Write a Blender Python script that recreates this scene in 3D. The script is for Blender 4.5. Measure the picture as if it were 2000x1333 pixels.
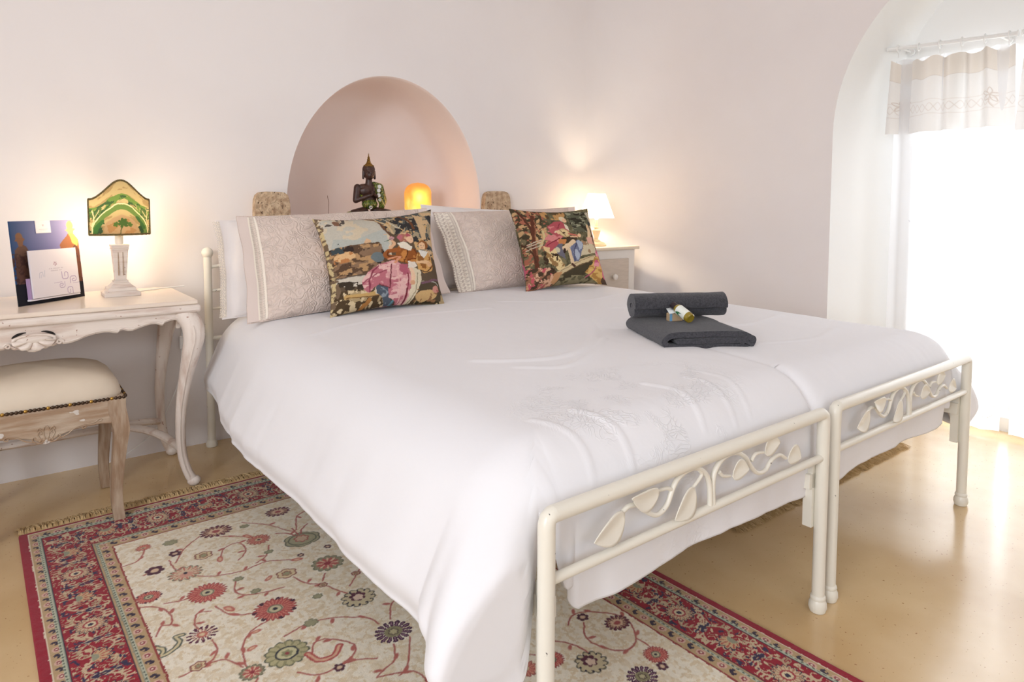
import bpy, bmesh, math, random
import numpy as np
from mathutils import Vector, Matrix
PI = math.pi
S = bpy.context.scene
for o in list(bpy.data.objects): bpy.data.objects.remove(o)
C = S.collection
# ------------------------------------------------------------------ camera
F_PX, CY, YAW, PITCH, ROLL = 1307.7, 481.1, 0.6624, 0.0614, 0.0038
CAM = (-0.6673, -0.7653, 0.9644)
cam_d = bpy.data.cameras.new('camera'); cam = bpy.data.objects.new('camera', cam_d); C.objects.link(cam)
fwd = Vector((math.sin(YAW)*math.cos(PITCH), math.cos(YAW)*math.cos(PITCH), -math.sin(PITCH)))
rt = fwd.cross(Vector((0, 0, 1))).normalized(); up = rt.cross(fwd)
r2 = rt*math.cos(ROLL)+up*math.sin(ROLL); u2 = -rt*math.sin(ROLL)+up*math.cos(ROLL)
M = Matrix((r2, u2, -fwd)).transposed().to_4x4(); M.translation = Vector(CAM)
cam.matrix_world = M
cam_d.sensor_fit = 'HORIZONTAL'; cam_d.sensor_width = 36.0
cam_d.lens = F_PX/2000*36; cam_d.shift_y = -(666.5-CY)/2000; cam_d.clip_start = 0.02
S.camera = cam
# ------------------------------------------------------------------ colour management, world, daylight
S.view_settings.view_transform = 'Standard'; S.view_settings.look = 'None'
S.view_settings.gamma = 1.0; S.view_settings.use_curve_mapping = False
S.view_settings.exposure = 0.62
W = bpy.data.worlds.new('sky'); S.world = W; W.use_nodes = True
bg = W.node_tree.nodes['Background']; bg.inputs[0].default_value = (0.86, 0.93, 1.0, 1); bg.inputs[1].default_value = 1.0
def area(name, loc, target, sx, sy, power, col):
    d = bpy.data.lights.new(name, 'AREA'); d.shape = 'RECTANGLE'; d.size = sx; d.size_y = sy; d.energy = power; d.color = col
    o = bpy.data.objects.new(name, d); C.objects.link(o); o.location = loc
    o.rotation_euler = (Vector(target)-Vector(loc)).to_track_quat('-Z', 'Z').to_euler()
    return o
# daylight at the curtained garden door (outside the glass); fill light at two unseen windows added to brighten the room
area('daylight_garden_door', (3.3, -0.04, 1.15), (2.3, 0.0, 0.85), 1.7, 1.9, 40, (0.95, 0.98, 1.0))
area('added_fill_near', (-0.55, -3.32, 1.65), (-0.4, 0.6, 0.9), 2.3, 1.5, 6, (0.97, 0.98, 1.0))
area('added_fill_left', (-3.02, -1.2, 1.62), (0, -.2, 0.6), 1.9, 1.4, 60, (0.91, 0.95, 1.0))
def point(name, loc, power, col, r=0.02, parent=None):
    d = bpy.data.lights.new(name, 'POINT'); d.energy = power; d.color = col; d.shadow_soft_size = r
    o = bpy.data.objects.new(name, d); C.objects.link(o); o.location = loc
    if parent: o.parent = parent
    return o
# ------------------------------------------------------------------ helpers
def lin(c):
    c = np.asarray(c, float)
    if c.max() > 1.001: c = c/255.0
    return np.where(c <= 0.04045, c/12.92, ((c+0.055)/1.055)**2.4)
def L4(c): return tuple(float(v) for v in lin(c))+(1.0,)
_nc = {}
def _lat(seed):
    if seed not in _nc: _nc[seed] = np.random.RandomState(seed).rand(256, 256)
    return _nc[seed]
def vnoise(x, y, seed=0):
    g = _lat(seed); x = np.asarray(x, float); y = np.asarray(y, float)
    xi = np.floor(x).astype(int); yi = np.floor(y).astype(int); fx = x-xi; fy = y-yi
    fx = fx*fx*(3-2*fx); fy = fy*fy*(3-2*fy)
    a = g[xi % 256, yi % 256]; b = g[(xi+1) % 256, yi % 256]; c = g[xi % 256, (yi+1) % 256]; d = g[(xi+1) % 256, (yi+1) % 256]
    return (a*(1-fx)+b*fx)*(1-fy)+(c*(1-fx)+d*fx)*fy-0.5
def fbm(x, y, seed=0, n=4):
    s = 0; a = 1.0
    for i in range(n): s = s+a*vnoise(np.asarray(x)*2**i, np.asarray(y)*2**i, seed+i); a *= 0.5
    return s
def sst(a, b, x):
    t = np.clip((x-a)/(b-a), 0, 1); return t*t*(3-2*t)

class MB:
    """collects shapes for ONE mesh"""
    def __init__(s): s.v = []; s.f = []
    def add(s, v, f):
        n = len(s.v); s.v.extend([tuple(float(t) for t in p) for p in v]); s.f.extend([tuple(i+n for i in q) for q in f]); return s
    def box(s, x0, x1, y0, y1, z0, z1):
        v = [(x0,y0,z0),(x1,y0,z0),(x1,y1,z0),(x0,y1,z0),(x0,y0,z1),(x1,y0,z1),(x1,y1,z1),(x0,y1,z1)]
        return s.add(v, [(0,3,2,1),(4,5,6,7),(0,1,5,4),(1,2,6,5),(2,3,7,6),(3,0,4,7)])
    def frustum(s, cx, cy, z0, z1, a0, b0, a1, b1):
        v = [(cx-a0,cy-b0,z0),(cx+a0,cy-b0,z0),(cx+a0,cy+b0,z0),(cx-a0,cy+b0,z0),(cx-a1,cy-b1,z1),(cx+a1,cy-b1,z1),(cx+a1,cy+b1,z1),(cx-a1,cy+b1,z1)]
        return s.add(v, [(0,3,2,1),(4,5,6,7),(0,1,5,4),(1,2,6,5),(2,3,7,6),(3,0,4,7)])
    def tube(s, pts, r, n=12, closed=False, sx=1.0, cap=True, upv=None):
        P = [Vector(p) for p in pts]; m = len(P)
        R = r if hasattr(r, '__len__') else [r]*m
        V = []; U = None
        for i in range(m):
            if closed: t = (P[(i+1) % m]-P[i-1])
            else: t = (P[min(i+1, m-1)]-P[max(i-1, 0)])
            t = t.normalized() if t.length > 1e-9 else Vector((0,0,1))
            if U is None or upv is not None:
                a = Vector(upv) if upv is not None else (Vector((0,0,1)) if abs(t.z) < .9 else Vector((0,1,0)))
                U = (a-t*a.dot(t)).normalized()
            else: U = (U-t*U.dot(t)).normalized()
            B = t.cross(U)
            for k in range(n):
                an = 2*PI*k/n; V.append(P[i]+U*math.cos(an)*R[i]+B*math.sin(an)*R[i]*sx)
        F = []
        for i in range(m if closed else m-1):
            for k in range(n):
                a = i*n+k; b = i*n+(k+1) % n; j = ((i+1) % m)*n
                F.append((a, b, j+(k+1) % n, j+k))
        if not closed and cap:
            F.append(tuple(range(n-1, -1, -1))); F.append(tuple((m-1)*n+k for k in range(n)))
        return s.add(V, F)
    def lathe(s, prof, cx=0, cy=0, cz=0, n=24, sx=1, sy=1):
        V = []; m = len(prof)
        for r, z in prof:
            for k in range(n):
                a = 2*PI*k/n; V.append((cx+math.cos(a)*r*sx, cy+math.sin(a)*r*sy, cz+z))
        F = [(i*n+k, i*n+(k+1) % n, (i+1)*n+(k+1) % n, (i+1)*n+k) for i in range(m-1) for k in range(n)]
        F.append(tuple(range(n-1, -1, -1))); F.append(tuple((m-1)*n+k for k in range(n)))
        return s.add(V, F)
    def ell(s, c, r, rot=None, n=14, m=10):
        V = []; R = rot or Matrix.Identity(3)
        for i in range(m+1):
            th = PI*i/m
            for k in range(n):
                a = 2*PI*k/n
                V.append(Vector(c)+R@Vector((r[0]*math.sin(th)*math.cos(a), r[1]*math.sin(th)*math.sin(a), r[2]*math.cos(th))))
        F = [(i*n+k, (i+1)*n+k, (i+1)*n+(k+1) % n, i*n+(k+1) % n) for i in range(m) for k in range(n)]
        return s.add(V, F)
    def cap(s, a, b, ra, rb, n=12):
        a = Vector(a); b = Vector(b); P = []; R = []
        d = (b-a).normalized()
        for q in (-1, -.85, -.5): P.append(a+d*ra*q); R.append(ra*math.sqrt(max(1-q*q, .002)))
        for q in (0, .25, .5, .75, 1): P.append(a.lerp(b, q)); R.append(ra+(rb-ra)*q)
        for q in (.5, .85, 1): P.append(b+d*rb*q); R.append(rb*math.sqrt(max(1-q*q, .002)))
        return s.tube(P, R, n)
    def prism(s, pts, y0, y1, axis=1):
        """polygon (a,b) extruded along an axis"""
        n = len(pts); V = []
        for y in (y0, y1):
            for a, b in pts:
                V.append((a, y, b) if axis == 1 else ((y, a, b) if axis == 0 else (a, b, y)))
        F = [tuple(range(n)), tuple(range(2*n-1, n-1, -1))]+[(i, i+n, (i+1) % n+n, (i+1) % n) for i in range(n)]
        return s.add(V, F)
    def grid(s, P, cu=False):
        n, m = P.shape[:2]; V = P.reshape(-1, 3)
        F = []
        for i in range(n if cu else n-1):
            for j in range(m-1): F.append((i*m+j, ((i+1) % n)*m+j, ((i+1) % n)*m+j+1, i*m+j+1))
        return s.add(V, F)
    def build(s, name, mat, parent=None, smooth=38, bevel=0, seg=2, col=None, fix=True):
        me = bpy.data.meshes.new(name); me.from_pydata(s.v, [], s.f); me.update()
        if fix:
            b = bmesh.new(); b.from_mesh(me); bmesh.ops.remove_doubles(b, verts=b.verts, dist=1e-6)
            bmesh.ops.recalc_face_normals(b, faces=b.faces); b.to_mesh(me); b.free()
        me.materials.append(mat)
        if smooth:
            me.polygons.foreach_set('use_smooth', [True]*len(me.polygons))
            try: me.set_sharp_from_angle(angle=math.radians(smooth))
            except Exception: pass
        o = bpy.data.objects.new(name, me); C.objects.link(o)
        if parent: o.parent = parent
        if bevel:
            m = o.modifiers.new('bevel', 'BEVEL'); m.width = bevel; m.segments = seg; m.limit_method = 'ANGLE'; m.angle_limit = math.radians(40)
            m.harden_normals = False
        return o
def surf(name, P, mat, parent=None, col=None, thick=0, flip=False, closeu=False, smooth=True):
    """a dense sheet from an (n,m,3) array, optional (n,m,3) linear colours painted per vertex"""
    n, m = P.shape[:2]
    me = bpy.data.meshes.new(name)
    I = np.arange(n*m).reshape(n, m)
    if closeu: I = np.vstack([I, I[:1]])
    q = np.stack([I[:-1, :-1], I[1:, :-1], I[1:, 1:], I[:-1, 1:]], -1).reshape(-1, 4)
    if flip: q = q[:, ::-1]
    me.vertices.add(n*m); me.vertices.foreach_set('co', np.ascontiguousarray(P, np.float32).ravel())
    me.loops.add(q.size); me.loops.foreach_set('vertex_index', np.ascontiguousarray(q, np.int32).ravel())
    me.polygons.add(len(q)); me.polygons.foreach_set('loop_start', np.arange(0, q.size, 4, dtype=np.int32))
    me.polygons.foreach_set('use_smooth', np.full(len(q), smooth))
    me.update(calc_edges=True); me.validate()
    if col is not None:
        a = me.color_attributes.new('Col', 'FLOAT_COLOR', 'POINT')
        c = np.ones((n*m, 4), np.float32); c[:, :3] = col.reshape(-1, 3); a.data.foreach_set('color', c.ravel())
    me.materials.append(mat)
    o = bpy.data.objects.new(name, me); C.objects.link(o)
    if parent: o.parent = parent
    if thick:
        md = o.modifiers.new('solid', 'SOLIDIFY'); md.thickness = thick; md.offset = -1
    return o
def thing(name, label, cat, loc=(0,0,0), rz=0, group=None):
    o = bpy.data.objects.new(name, None); C.objects.link(o); o.location = loc; o.rotation_euler = (0, 0, rz); o.empty_display_size = .05
    return tag(o, label, cat, group)
def tag(o, label, cat, group=None):
    o['label'] = label; o['category'] = cat
    if group: o['group'] = group
    return o
def struct(o): o['kind'] = 'structure'; return o
def spl(pts, n=8):
    """Catmull-Rom through points"""
    P = [np.array(p, float) for p in pts]; out = []
    for i in range(len(P)-1):
        a = P[max(i-1, 0)]; b = P[i]; c = P[i+1]; d = P[min(i+2, len(P)-1)]
        for k in range(n):
            t = k/n; out.append(.5*((2*b)+(-a+c)*t+(2*a-5*b+4*c-d)*t*t+(-a+3*b-3*c+d)*t**3))
    out.append(P[-1]); return out
# ------------------------------------------------------------------ materials
def nd(nt, t, **k):
    n = nt.nodes.new(t)
    for a, b in k.items():
        if a.startswith('i_'):
            key = a[2:]; key = int(key) if key.isdigit() else key.replace('_', ' ')
            n.inputs[key].default_value = b
        else: setattr(n, a, b)
    return n
def mat(name, col, rough=.6, col2=None, scale=8, mixlo=.4, mixhi=.65, bump=0, bscale=60, bdist=.002, spec=.5, metal=0, stretch=(1,1,1), sheen=0, attr=False, trans=0, emis=None, estr=0, coat=0, detail=4, tex='noise'):
    m = bpy.data.materials.new(name); m.use_nodes = True; nt = m.node_tree; N = nt.nodes; K = nt.links
    b = N['Principled BSDF']; b.inputs['Roughness'].default_value = rough; b.inputs['Metallic'].default_value = metal
    b.inputs['Specular IOR Level'].default_value = spec
    b.inputs['Base Color'].default_value = L4(col)
    if sheen: b.inputs['Sheen Weight'].default_value = sheen
    if coat: b.inputs['Coat Weight'].default_value = coat; b.inputs['Coat Roughness'].default_value = .15
    tc = nd(nt, 'ShaderNodeTexCoord'); mp = nd(nt, 'ShaderNodeMapping'); mp.inputs['Scale'].default_value = stretch
    K.new(tc.outputs['Object'], mp.inputs['Vector'])
    src = None
    if attr:
        a = nd(nt, 'ShaderNodeVertexColor', layer_name='Col'); src = a.outputs['Color']; K.new(src, b.inputs['Base Color'])
    if col2 is not None:
        n = nd(nt, 'ShaderNodeTexNoise', i_Scale=scale, i_Detail=detail); K.new(mp.outputs[0], n.inputs['Vector'])
        r = nd(nt, 'ShaderNodeValToRGB'); r.color_ramp.elements[0].position = mixlo; r.color_ramp.elements[1].position = mixhi
        r.color_ramp.elements[0].color = L4(col); r.color_ramp.elements[1].color = L4(col2)
        K.new(n.outputs[0], r.inputs[0]); K.new(r.outputs[0], b.inputs['Base Color']); src = r.outputs[0]
    if bump:
        n = nd(nt, 'ShaderNodeTexNoise', i_Scale=bscale, i_Detail=3.0) if tex == 'noise' else nd(nt, 'ShaderNodeTexVoronoi', i_Scale=bscale)
        K.new(mp.outputs[0], n.inputs['Vector'])
        bp = nd(nt, 'ShaderNodeBump', i_Strength=bump, i_Distance=bdist); K.new(n.outputs[0], bp.inputs['Height']); K.new(bp.outputs[0], b.inputs['Normal'])
    if emis is not None:
        b.inputs['Emission Color'].default_value = L4(emis); b.inputs['Emission Strength'].default_value = estr
    if trans:
        out = N['Material Output']; t = nd(nt, 'ShaderNodeBsdfTranslucent'); mx = nd(nt, 'ShaderNodeMixShader', i_Fac=trans)
        if src: K.new(src, t.inputs[0])
        else: t.inputs[0].default_value = L4(col)
        K.new(b.outputs[0], mx.inputs[1]); K.new(t.outputs[0], mx.inputs[2]); K.new(mx.outputs[0], out.inputs[0])
    return m
m_wall = mat('limewashed_plaster', (239,234,233), .9, col2=(235,229,228), scale=1.3, bump=.25, bscale=7, bdist=.01, spec=.2)
m_niche = mat('plaster_warm_light_tint', (242,230,226), .9, col2=(239,225,219), scale=2, bump=.25, bscale=8, bdist=.01, spec=.2)  # the pink of the niche's warm light is put into the base colour
m_reveal = mat('white_plaster', (240,240,238), .85, bump=.2, bscale=6, bdist=.01, spec=.2)
m_iron = mat('cream_enamelled_iron', (235,230,217), .28, spec=.5, bump=.06, bscale=120, bdist=.001)
def chips(m, col, thr, scale):
    nt = m.node_tree; K = nt.links; b = nt.nodes['Principled BSDF']
    tc = nd(nt, 'ShaderNodeTexCoord'); n = nd(nt, 'ShaderNodeTexNoise', i_Scale=scale, i_Detail=2.0); K.new(tc.outputs['Object'], n.inputs['Vector'])
    r = nd(nt, 'ShaderNodeMapRange'); r.inputs[1].default_value = thr; r.inputs[2].default_value = thr+.015; K.new(n.outputs[0], r.inputs[0])
    mx = nd(nt, 'ShaderNodeMix', data_type='RGBA'); K.new(r.outputs[0], mx.inputs[0])
    old = b.inputs['Base Color'].links
    if old: K.new(old[0].from_socket, mx.inputs[6])
    else: mx.inputs[6].default_value = b.inputs['Base Color'].default_value
    mx.inputs[7].default_value = L4(col); K.new(mx.outputs[2], b.inputs['Base Color'])
chips(m_iron, (88,82,76), .742, 60)
m_white_wood = mat('whitewashed_wood', (236,224,214), .45, col2=(205,180,165), scale=7, mixlo=.5, mixhi=.72, stretch=(1,6,6), bump=.3, bscale=25, bdist=.003)
chips(m_white_wood, (172,138,122), .705, 75)
m_white_leg = mat('whitewashed_wood_upright_grain', (236,224,214), .45, col2=(205,180,165), scale=7, mixlo=.5, mixhi=.72, stretch=(6,6,1), bump=.3, bscale=25, bdist=.003); chips(m_white_leg, (180,146,130), .715, 75)
m_tabletop = mat('cream_lacquered_top', (242,228,212), .28, col2=(236,218,202), scale=5, coat=.3)
m_grey_wood = mat('limed_oak', (166,138,112), .6, col2=(196,178,158), scale=9, mixlo=.42, mixhi=.68, stretch=(1,7,7), bump=.4, bscale=22, bdist=.003)
chips(m_grey_wood, (216,208,200), .655, 26)
m_grey_leg = mat('limed_oak_upright_grain', (156,128,103), .6, col2=(188,168,146), scale=9, mixlo=.42, mixhi=.68, stretch=(7,7,1), bump=.4, bscale=22, bdist=.003)
m_leather = mat('cream_leather', (226,212,192), .5, col2=(216,200,180), scale=4, bump=.12, bscale=90, bdist=.001)
m_bronze = mat('dark_bronze', (82,66,54), .35, metal=.8)
m_brass = mat('brass', (178,140,70), .3, metal=.85)
m_linen = mat('white_cotton', (240,238,240), .85, bump=.22, bscale=28, bdist=.004, sheen=.1, spec=.15)
m_sheet = mat('white_pillow_cotton', (242,236,234), .85, bump=.3, bscale=18, bdist=.006, sheen=.1, spec=.15)
m_towel = mat('charcoal_terry', (78,77,82), .95, col2=(58,58,63), scale=180, bump=.9, bscale=420, bdist=.003, sheen=.25, spec=.1)
m_stone = mat('tufa_stone', (214,190,160), .95, col2=(176,146,118), scale=38, bump=1, bscale=70, bdist=.012)
chips(m_stone, (110,85,65), .66, 90)
m_black = mat('slot_shade_black', (30,24,22), .8)  # black for the shade inside the shell's slots
m_ring = mat('white_painted_metal', (240,240,238), .35)
m_lilac = mat('lilac', (180,150,190), .6)
m_cardedge = mat('white_card', (240,234,238), .5)
# ================================================================== the room
XL, XR, YN, YB, ZC = -2.8, 2.45, -3.2, 2.085, 2.95
CR = .35                                       # the limewashed corner between back and right wall is rounded
def outer(hole, c, rect):
    """for every hole point the point where the ray from c through it meets the rectangle; nearest samples snapped to the corners"""
    a0, a1, b0, b1 = rect; out = []
    for (a, b) in hole:
        d = (a-c[0], b-c[1]); t = 1e9
        if d[0] > 1e-9: t = min(t, (a1-c[0])/d[0])
        if d[0] < -1e-9: t = min(t, (a0-c[0])/d[0])
        if d[1] > 1e-9: t = min(t, (b1-c[1])/d[1])
        if d[1] < -1e-9: t = min(t, (b0-c[1])/d[1])
        out.append([c[0]+d[0]*t, c[1]+d[1]*t])
    for q in ((a0, b1), (a1, b1), (a0, b0), (a1, b0)):
        k = min(range(len(out)), key=lambda i: (out[i][0]-q[0])**2+(out[i][1]-q[1])**2)
        if (out[k][0]-q[0])**2+(out[k][1]-q[1])**2 < .5 and (q[1] > b0 or c[1] > b0): out[k] = list(q)
    return out
def ring(mb, A, B, closed, f):
    n = len(A); v = [f(*p) for p in A]+[f(*p) for p in B]
    mb.add(v, [(i, (i+1) % n, (i+1) % n+n, i+n) for i in range(n if closed else n-1)])
# back wall with the niche
NC, NW, NB, NZ = 0.84, 0.505, 0.90, 0.95      # centre, half width, sill, springing
nh = [(NC-NW, NB)]+[(NC-NW*math.cos(PI*k/48), NZ+.612*math.sin(PI*k/48)) for k in range(49)]+[(NC+NW, NB)]+[(NC+NW-2*NW*k/16, NB) for k in range(1, 16)]
mb = MB(); ring(mb, nh, outer(nh, (NC, 1.2), (XL, XR-CR, 0, ZC)), True, lambda a, b: (a, YB, b))
struct(mb.build('wall_back', m_wall, smooth=0))
P = []
for d, s in [(0,1),(.006,.994),(.02,.99),(.1,.985),(.2,.975),(.28,.96),(.33,.92),(.36,.86),(.375,.76),(.38,.6),(.38,.3),(.38,.0)]:
    P.append([(NC+(a-NC)*s, YB+d, NB+(b-NB)*s) for a, b in nh+[nh[0]]])
struct(surf('wall_niche', np.array(P), m_niche))
# exposed tufa imposts beside the niche
def rock(name, x0, x1, z0, z1, seed, lab):
    rnd = random.Random(seed); mb = MB(); n = 14
    P = np.zeros((n, 40, 3))
    for i in range(n):
        t = i/(n-1); dep = -.066*math.sin(min(1, t*2.2)*PI/2); s = 1-.0*t if t < .5 else 1-((t-.5)/.5)**3*1.0
        if i == n-1: s = 0.001
        for k in range(40):
            a = 2*PI*k/40; ca, sa = math.cos(a), math.sin(a)
            e = (abs(ca)**5+abs(sa)**5)**(-1/5)
            P[i, k] = ((x0+x1)/2+(x1-x0)/2*ca*e*s*(1+.05*vnoise(math.cos(a)*2+9, math.sin(a)*2+9, seed)), YB+.03+dep*(1.0)-.004*float(vnoise(ca*3+9, sa*3+i*.4, seed)), (z0+z1)/2+(z1-z0)/2*sa*e*s)
    P = np.concatenate([P, P[:, :1]], 1)
    o = surf(name, P, m_stone); o['kind'] = 'structure'; return o
rock('trim_1', .192, .338, .80, 1.016, 3, '')
rock('trim_2', 1.350, 1.518, .80, 1.036, 8, '')
# right wall with the deep arched opening
AC, AW, AS = 0.0, .80, 1.30
def arch(c, w, s, n=48): return [(c+w, s*k/8) for k in range(8)]+[(c+w*math.cos(PI*k/n), s+w*math.sin(PI*k/n)) for k in range(n+1)]+[(c-w, s*(7-k)/8) for k in range(8)]
ah = arch(AC, AW, AS)
mb = MB(); oh = outer(ah, (AC, 0), (YN, YB-CR, 0, ZC)); oh[0] = [YB-CR, 0]; oh[-1] = [YN, 0]
ring(mb, ah, oh, False, lambda a, b: (XR, a, b))
for k in range(16):
    a0, a1 = PI/2*k/16, PI/2*(k+1)/16; q = lambda a, z: (XR-CR+CR*math.cos(a), YB-CR+CR*math.sin(a), z)
    mb.add([q(a0, 0), q(a0, ZC), q(a1, ZC), q(a1, 0)], [(0,1,2,3)])
struct(mb.build('wall_right', m_wall, smooth=30))
bk = arch(-.01, .655, 1.42); XW = 2.72
rows = []
for t in np.linspace(0, 1, 9):
    r = [(XR+(XW-XR)*t, a*(1-t)+c*t, b*(1-t)+d*t) for (a, b), (c, d) in zip(ah, bk)]
    if t == 0: r = [(x+.0, y, z) for x, y, z in r]
    rows.append(r)
struct(surf('wall_reveal', np.array(rows), m_reveal))
def rectin(c, pts, a0, a1, b1):
    out = []
    for a, b in pts:
        d = (a-c[0], b); t = 1e9
        if d[0] > 1e-6: t = min(t, (a1-c[0])/d[0])
        if d[0] < -1e-6: t = min(t, (a0-c[0])/d[0])
        if d[1] > 1e-6: t = min(t, b1/d[1])
        out.append([c[0]+d[0]*t, d[1]*t])
    for q in ((a0, b1), (a1, b1)):
        k = min(range(len(out)), key=lambda i: (out[i][0]-q[0])**2+(out[i][1]-q[1])**2); out[k] = list(q)
    return out
mb = MB(); ri = rectin((AC, 0), bk, -.56, .52, 1.60); ring(mb, ri, bk, False, lambda a, b: (XW, a, b))
struct(mb.build('wall_outer', m_reveal, smooth=0))
# garden door in it
mb = MB(); mb.box(2.74, 2.79, .46, .52, 0, 1.60); mb.box(2.74, 2.79, -.56, -.50, 0, 1.60); mb.box(2.74, 2.79, -.50, .46, 1.54, 1.60); mb.box(2.74, 2.79, -.50, .46, 0, .06)
mb.box(2.745, 2.785, -.05, .01, .06, 1.54); mb.box(2.75, 2.78, .01, .46, .74, .78); mb.box(2.75, 2.78, -.50, -.05, .74, .78)
dr = struct(mb.build('door_1', m_ring, smooth=0))
m_glass = bpy.data.materials.new('clear_glass'); m_glass.use_nodes = True
_nt = m_glass.node_tree; _o = _nt.nodes['Material Output']; _t = nd(_nt, 'ShaderNodeBsdfTransparent'); _g = nd(_nt, 'ShaderNodeBsdfGlossy', i_Roughness=.02); _x = nd(_nt, 'ShaderNodeMixShader', i_Fac=.06)
_nt.links.new(_t.outputs[0], _x.inputs[1]); _nt.links.new(_g.outputs[0], _x.inputs[2]); _nt.links.new(_x.outputs[0], _o.inputs[0])
mb = MB(); mb.box(2.764, 2.768, -.50, .46, .06, 1.54); mb.build('door_glass', m_glass, dr, smooth=0)
# floor
m_floor = mat('polished_cement', (226,198,154), .16, col2=(208,174,126), scale=2.2, mixlo=.36, mixhi=.66, bump=.10, bscale=9, bdist=.004, spec=.5, coat=.25, detail=6)
chips(m_floor, (170,128,84), .70, 120)
_nt = m_floor.node_tree; _b = _nt.nodes['Principled BSDF']; _n = nd(_nt, 'ShaderNodeTexNoise', i_Scale=5.0, i_Detail=5.0); _tc = nd(_nt, 'ShaderNodeTexCoord'); _nt.links.new(_tc.outputs['Object'], _n.inputs['Vector'])
_r = nd(_nt, 'ShaderNodeMapRange'); _r.inputs[3].default_value = .10; _r.inputs[4].default_value = .30; _nt.links.new(_n.outputs[0], _r.inputs[0]); _nt.links.new(_r.outputs[0], _b.inputs['Roughness'])
mb = MB(); mb.add([(XL, YN, 0), (3.2, YN, 0), (3.2, YB+.5, 0), (XL, YB+.5, 0)], [(0,1,2,3)]); struct(mb.build('floor', m_floor, smooth=0))
mb = MB(); mb.add([(XL, YN, ZC), (3.2, YN, ZC), (3.2, YB+.5, ZC), (XL, YB+.5, ZC)], [(3,2,1,0)]); struct(mb.build('ceiling', m_wall, smooth=0))
def hole_wall(name, f, A0, A1, a0, a1, b0, b1):
    mb = MB(); xs = [A0, a0, a1, A1]; zs = [0, b0, b1, ZC]
    v = [f(x, z) for z in zs for x in xs]; fc = [(j*4+i, j*4+i+1, j*4+i+5, j*4+i+4) for j in range(3) for i in range(3) if not (i == 1 and j == 1)]
    mb.add(v, fc); return struct(mb.build(name, m_wall, smooth=0))
hole_wall('wall_front', lambda x, z: (x, YN, z), XL, XR, -1.7, .6, .9, 2.4)
hole_wall('wall_left', lambda y, z: (XL, y, z), YN, YB, -2.15, -.25, .85, 2.25)
mb = MB()
for x in (-1.7, -.58, .55): mb.box(x, x+.05, YN-.05, YN-.01, .9, 2.4)
for z in (.9, 2.35): mb.box(-1.7, .6, YN-.05, YN-.01, z, z+.05)
struct(mb.build('added_window_1', m_ring, smooth=0))  # unseen frame, added with the near fill light
mb = MB()
for y in (-2.15, -1.22, -.30): mb.box(XL-.05, XL-.01, y, y+.05, .85, 2.25)
for z in (.85, 2.2): mb.box(XL-.05, XL-.01, -2.15, -.25, z, z+.05)
struct(mb.build('added_window_2', m_ring, smooth=0))  # unseen frame, added with the left fill light

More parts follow.
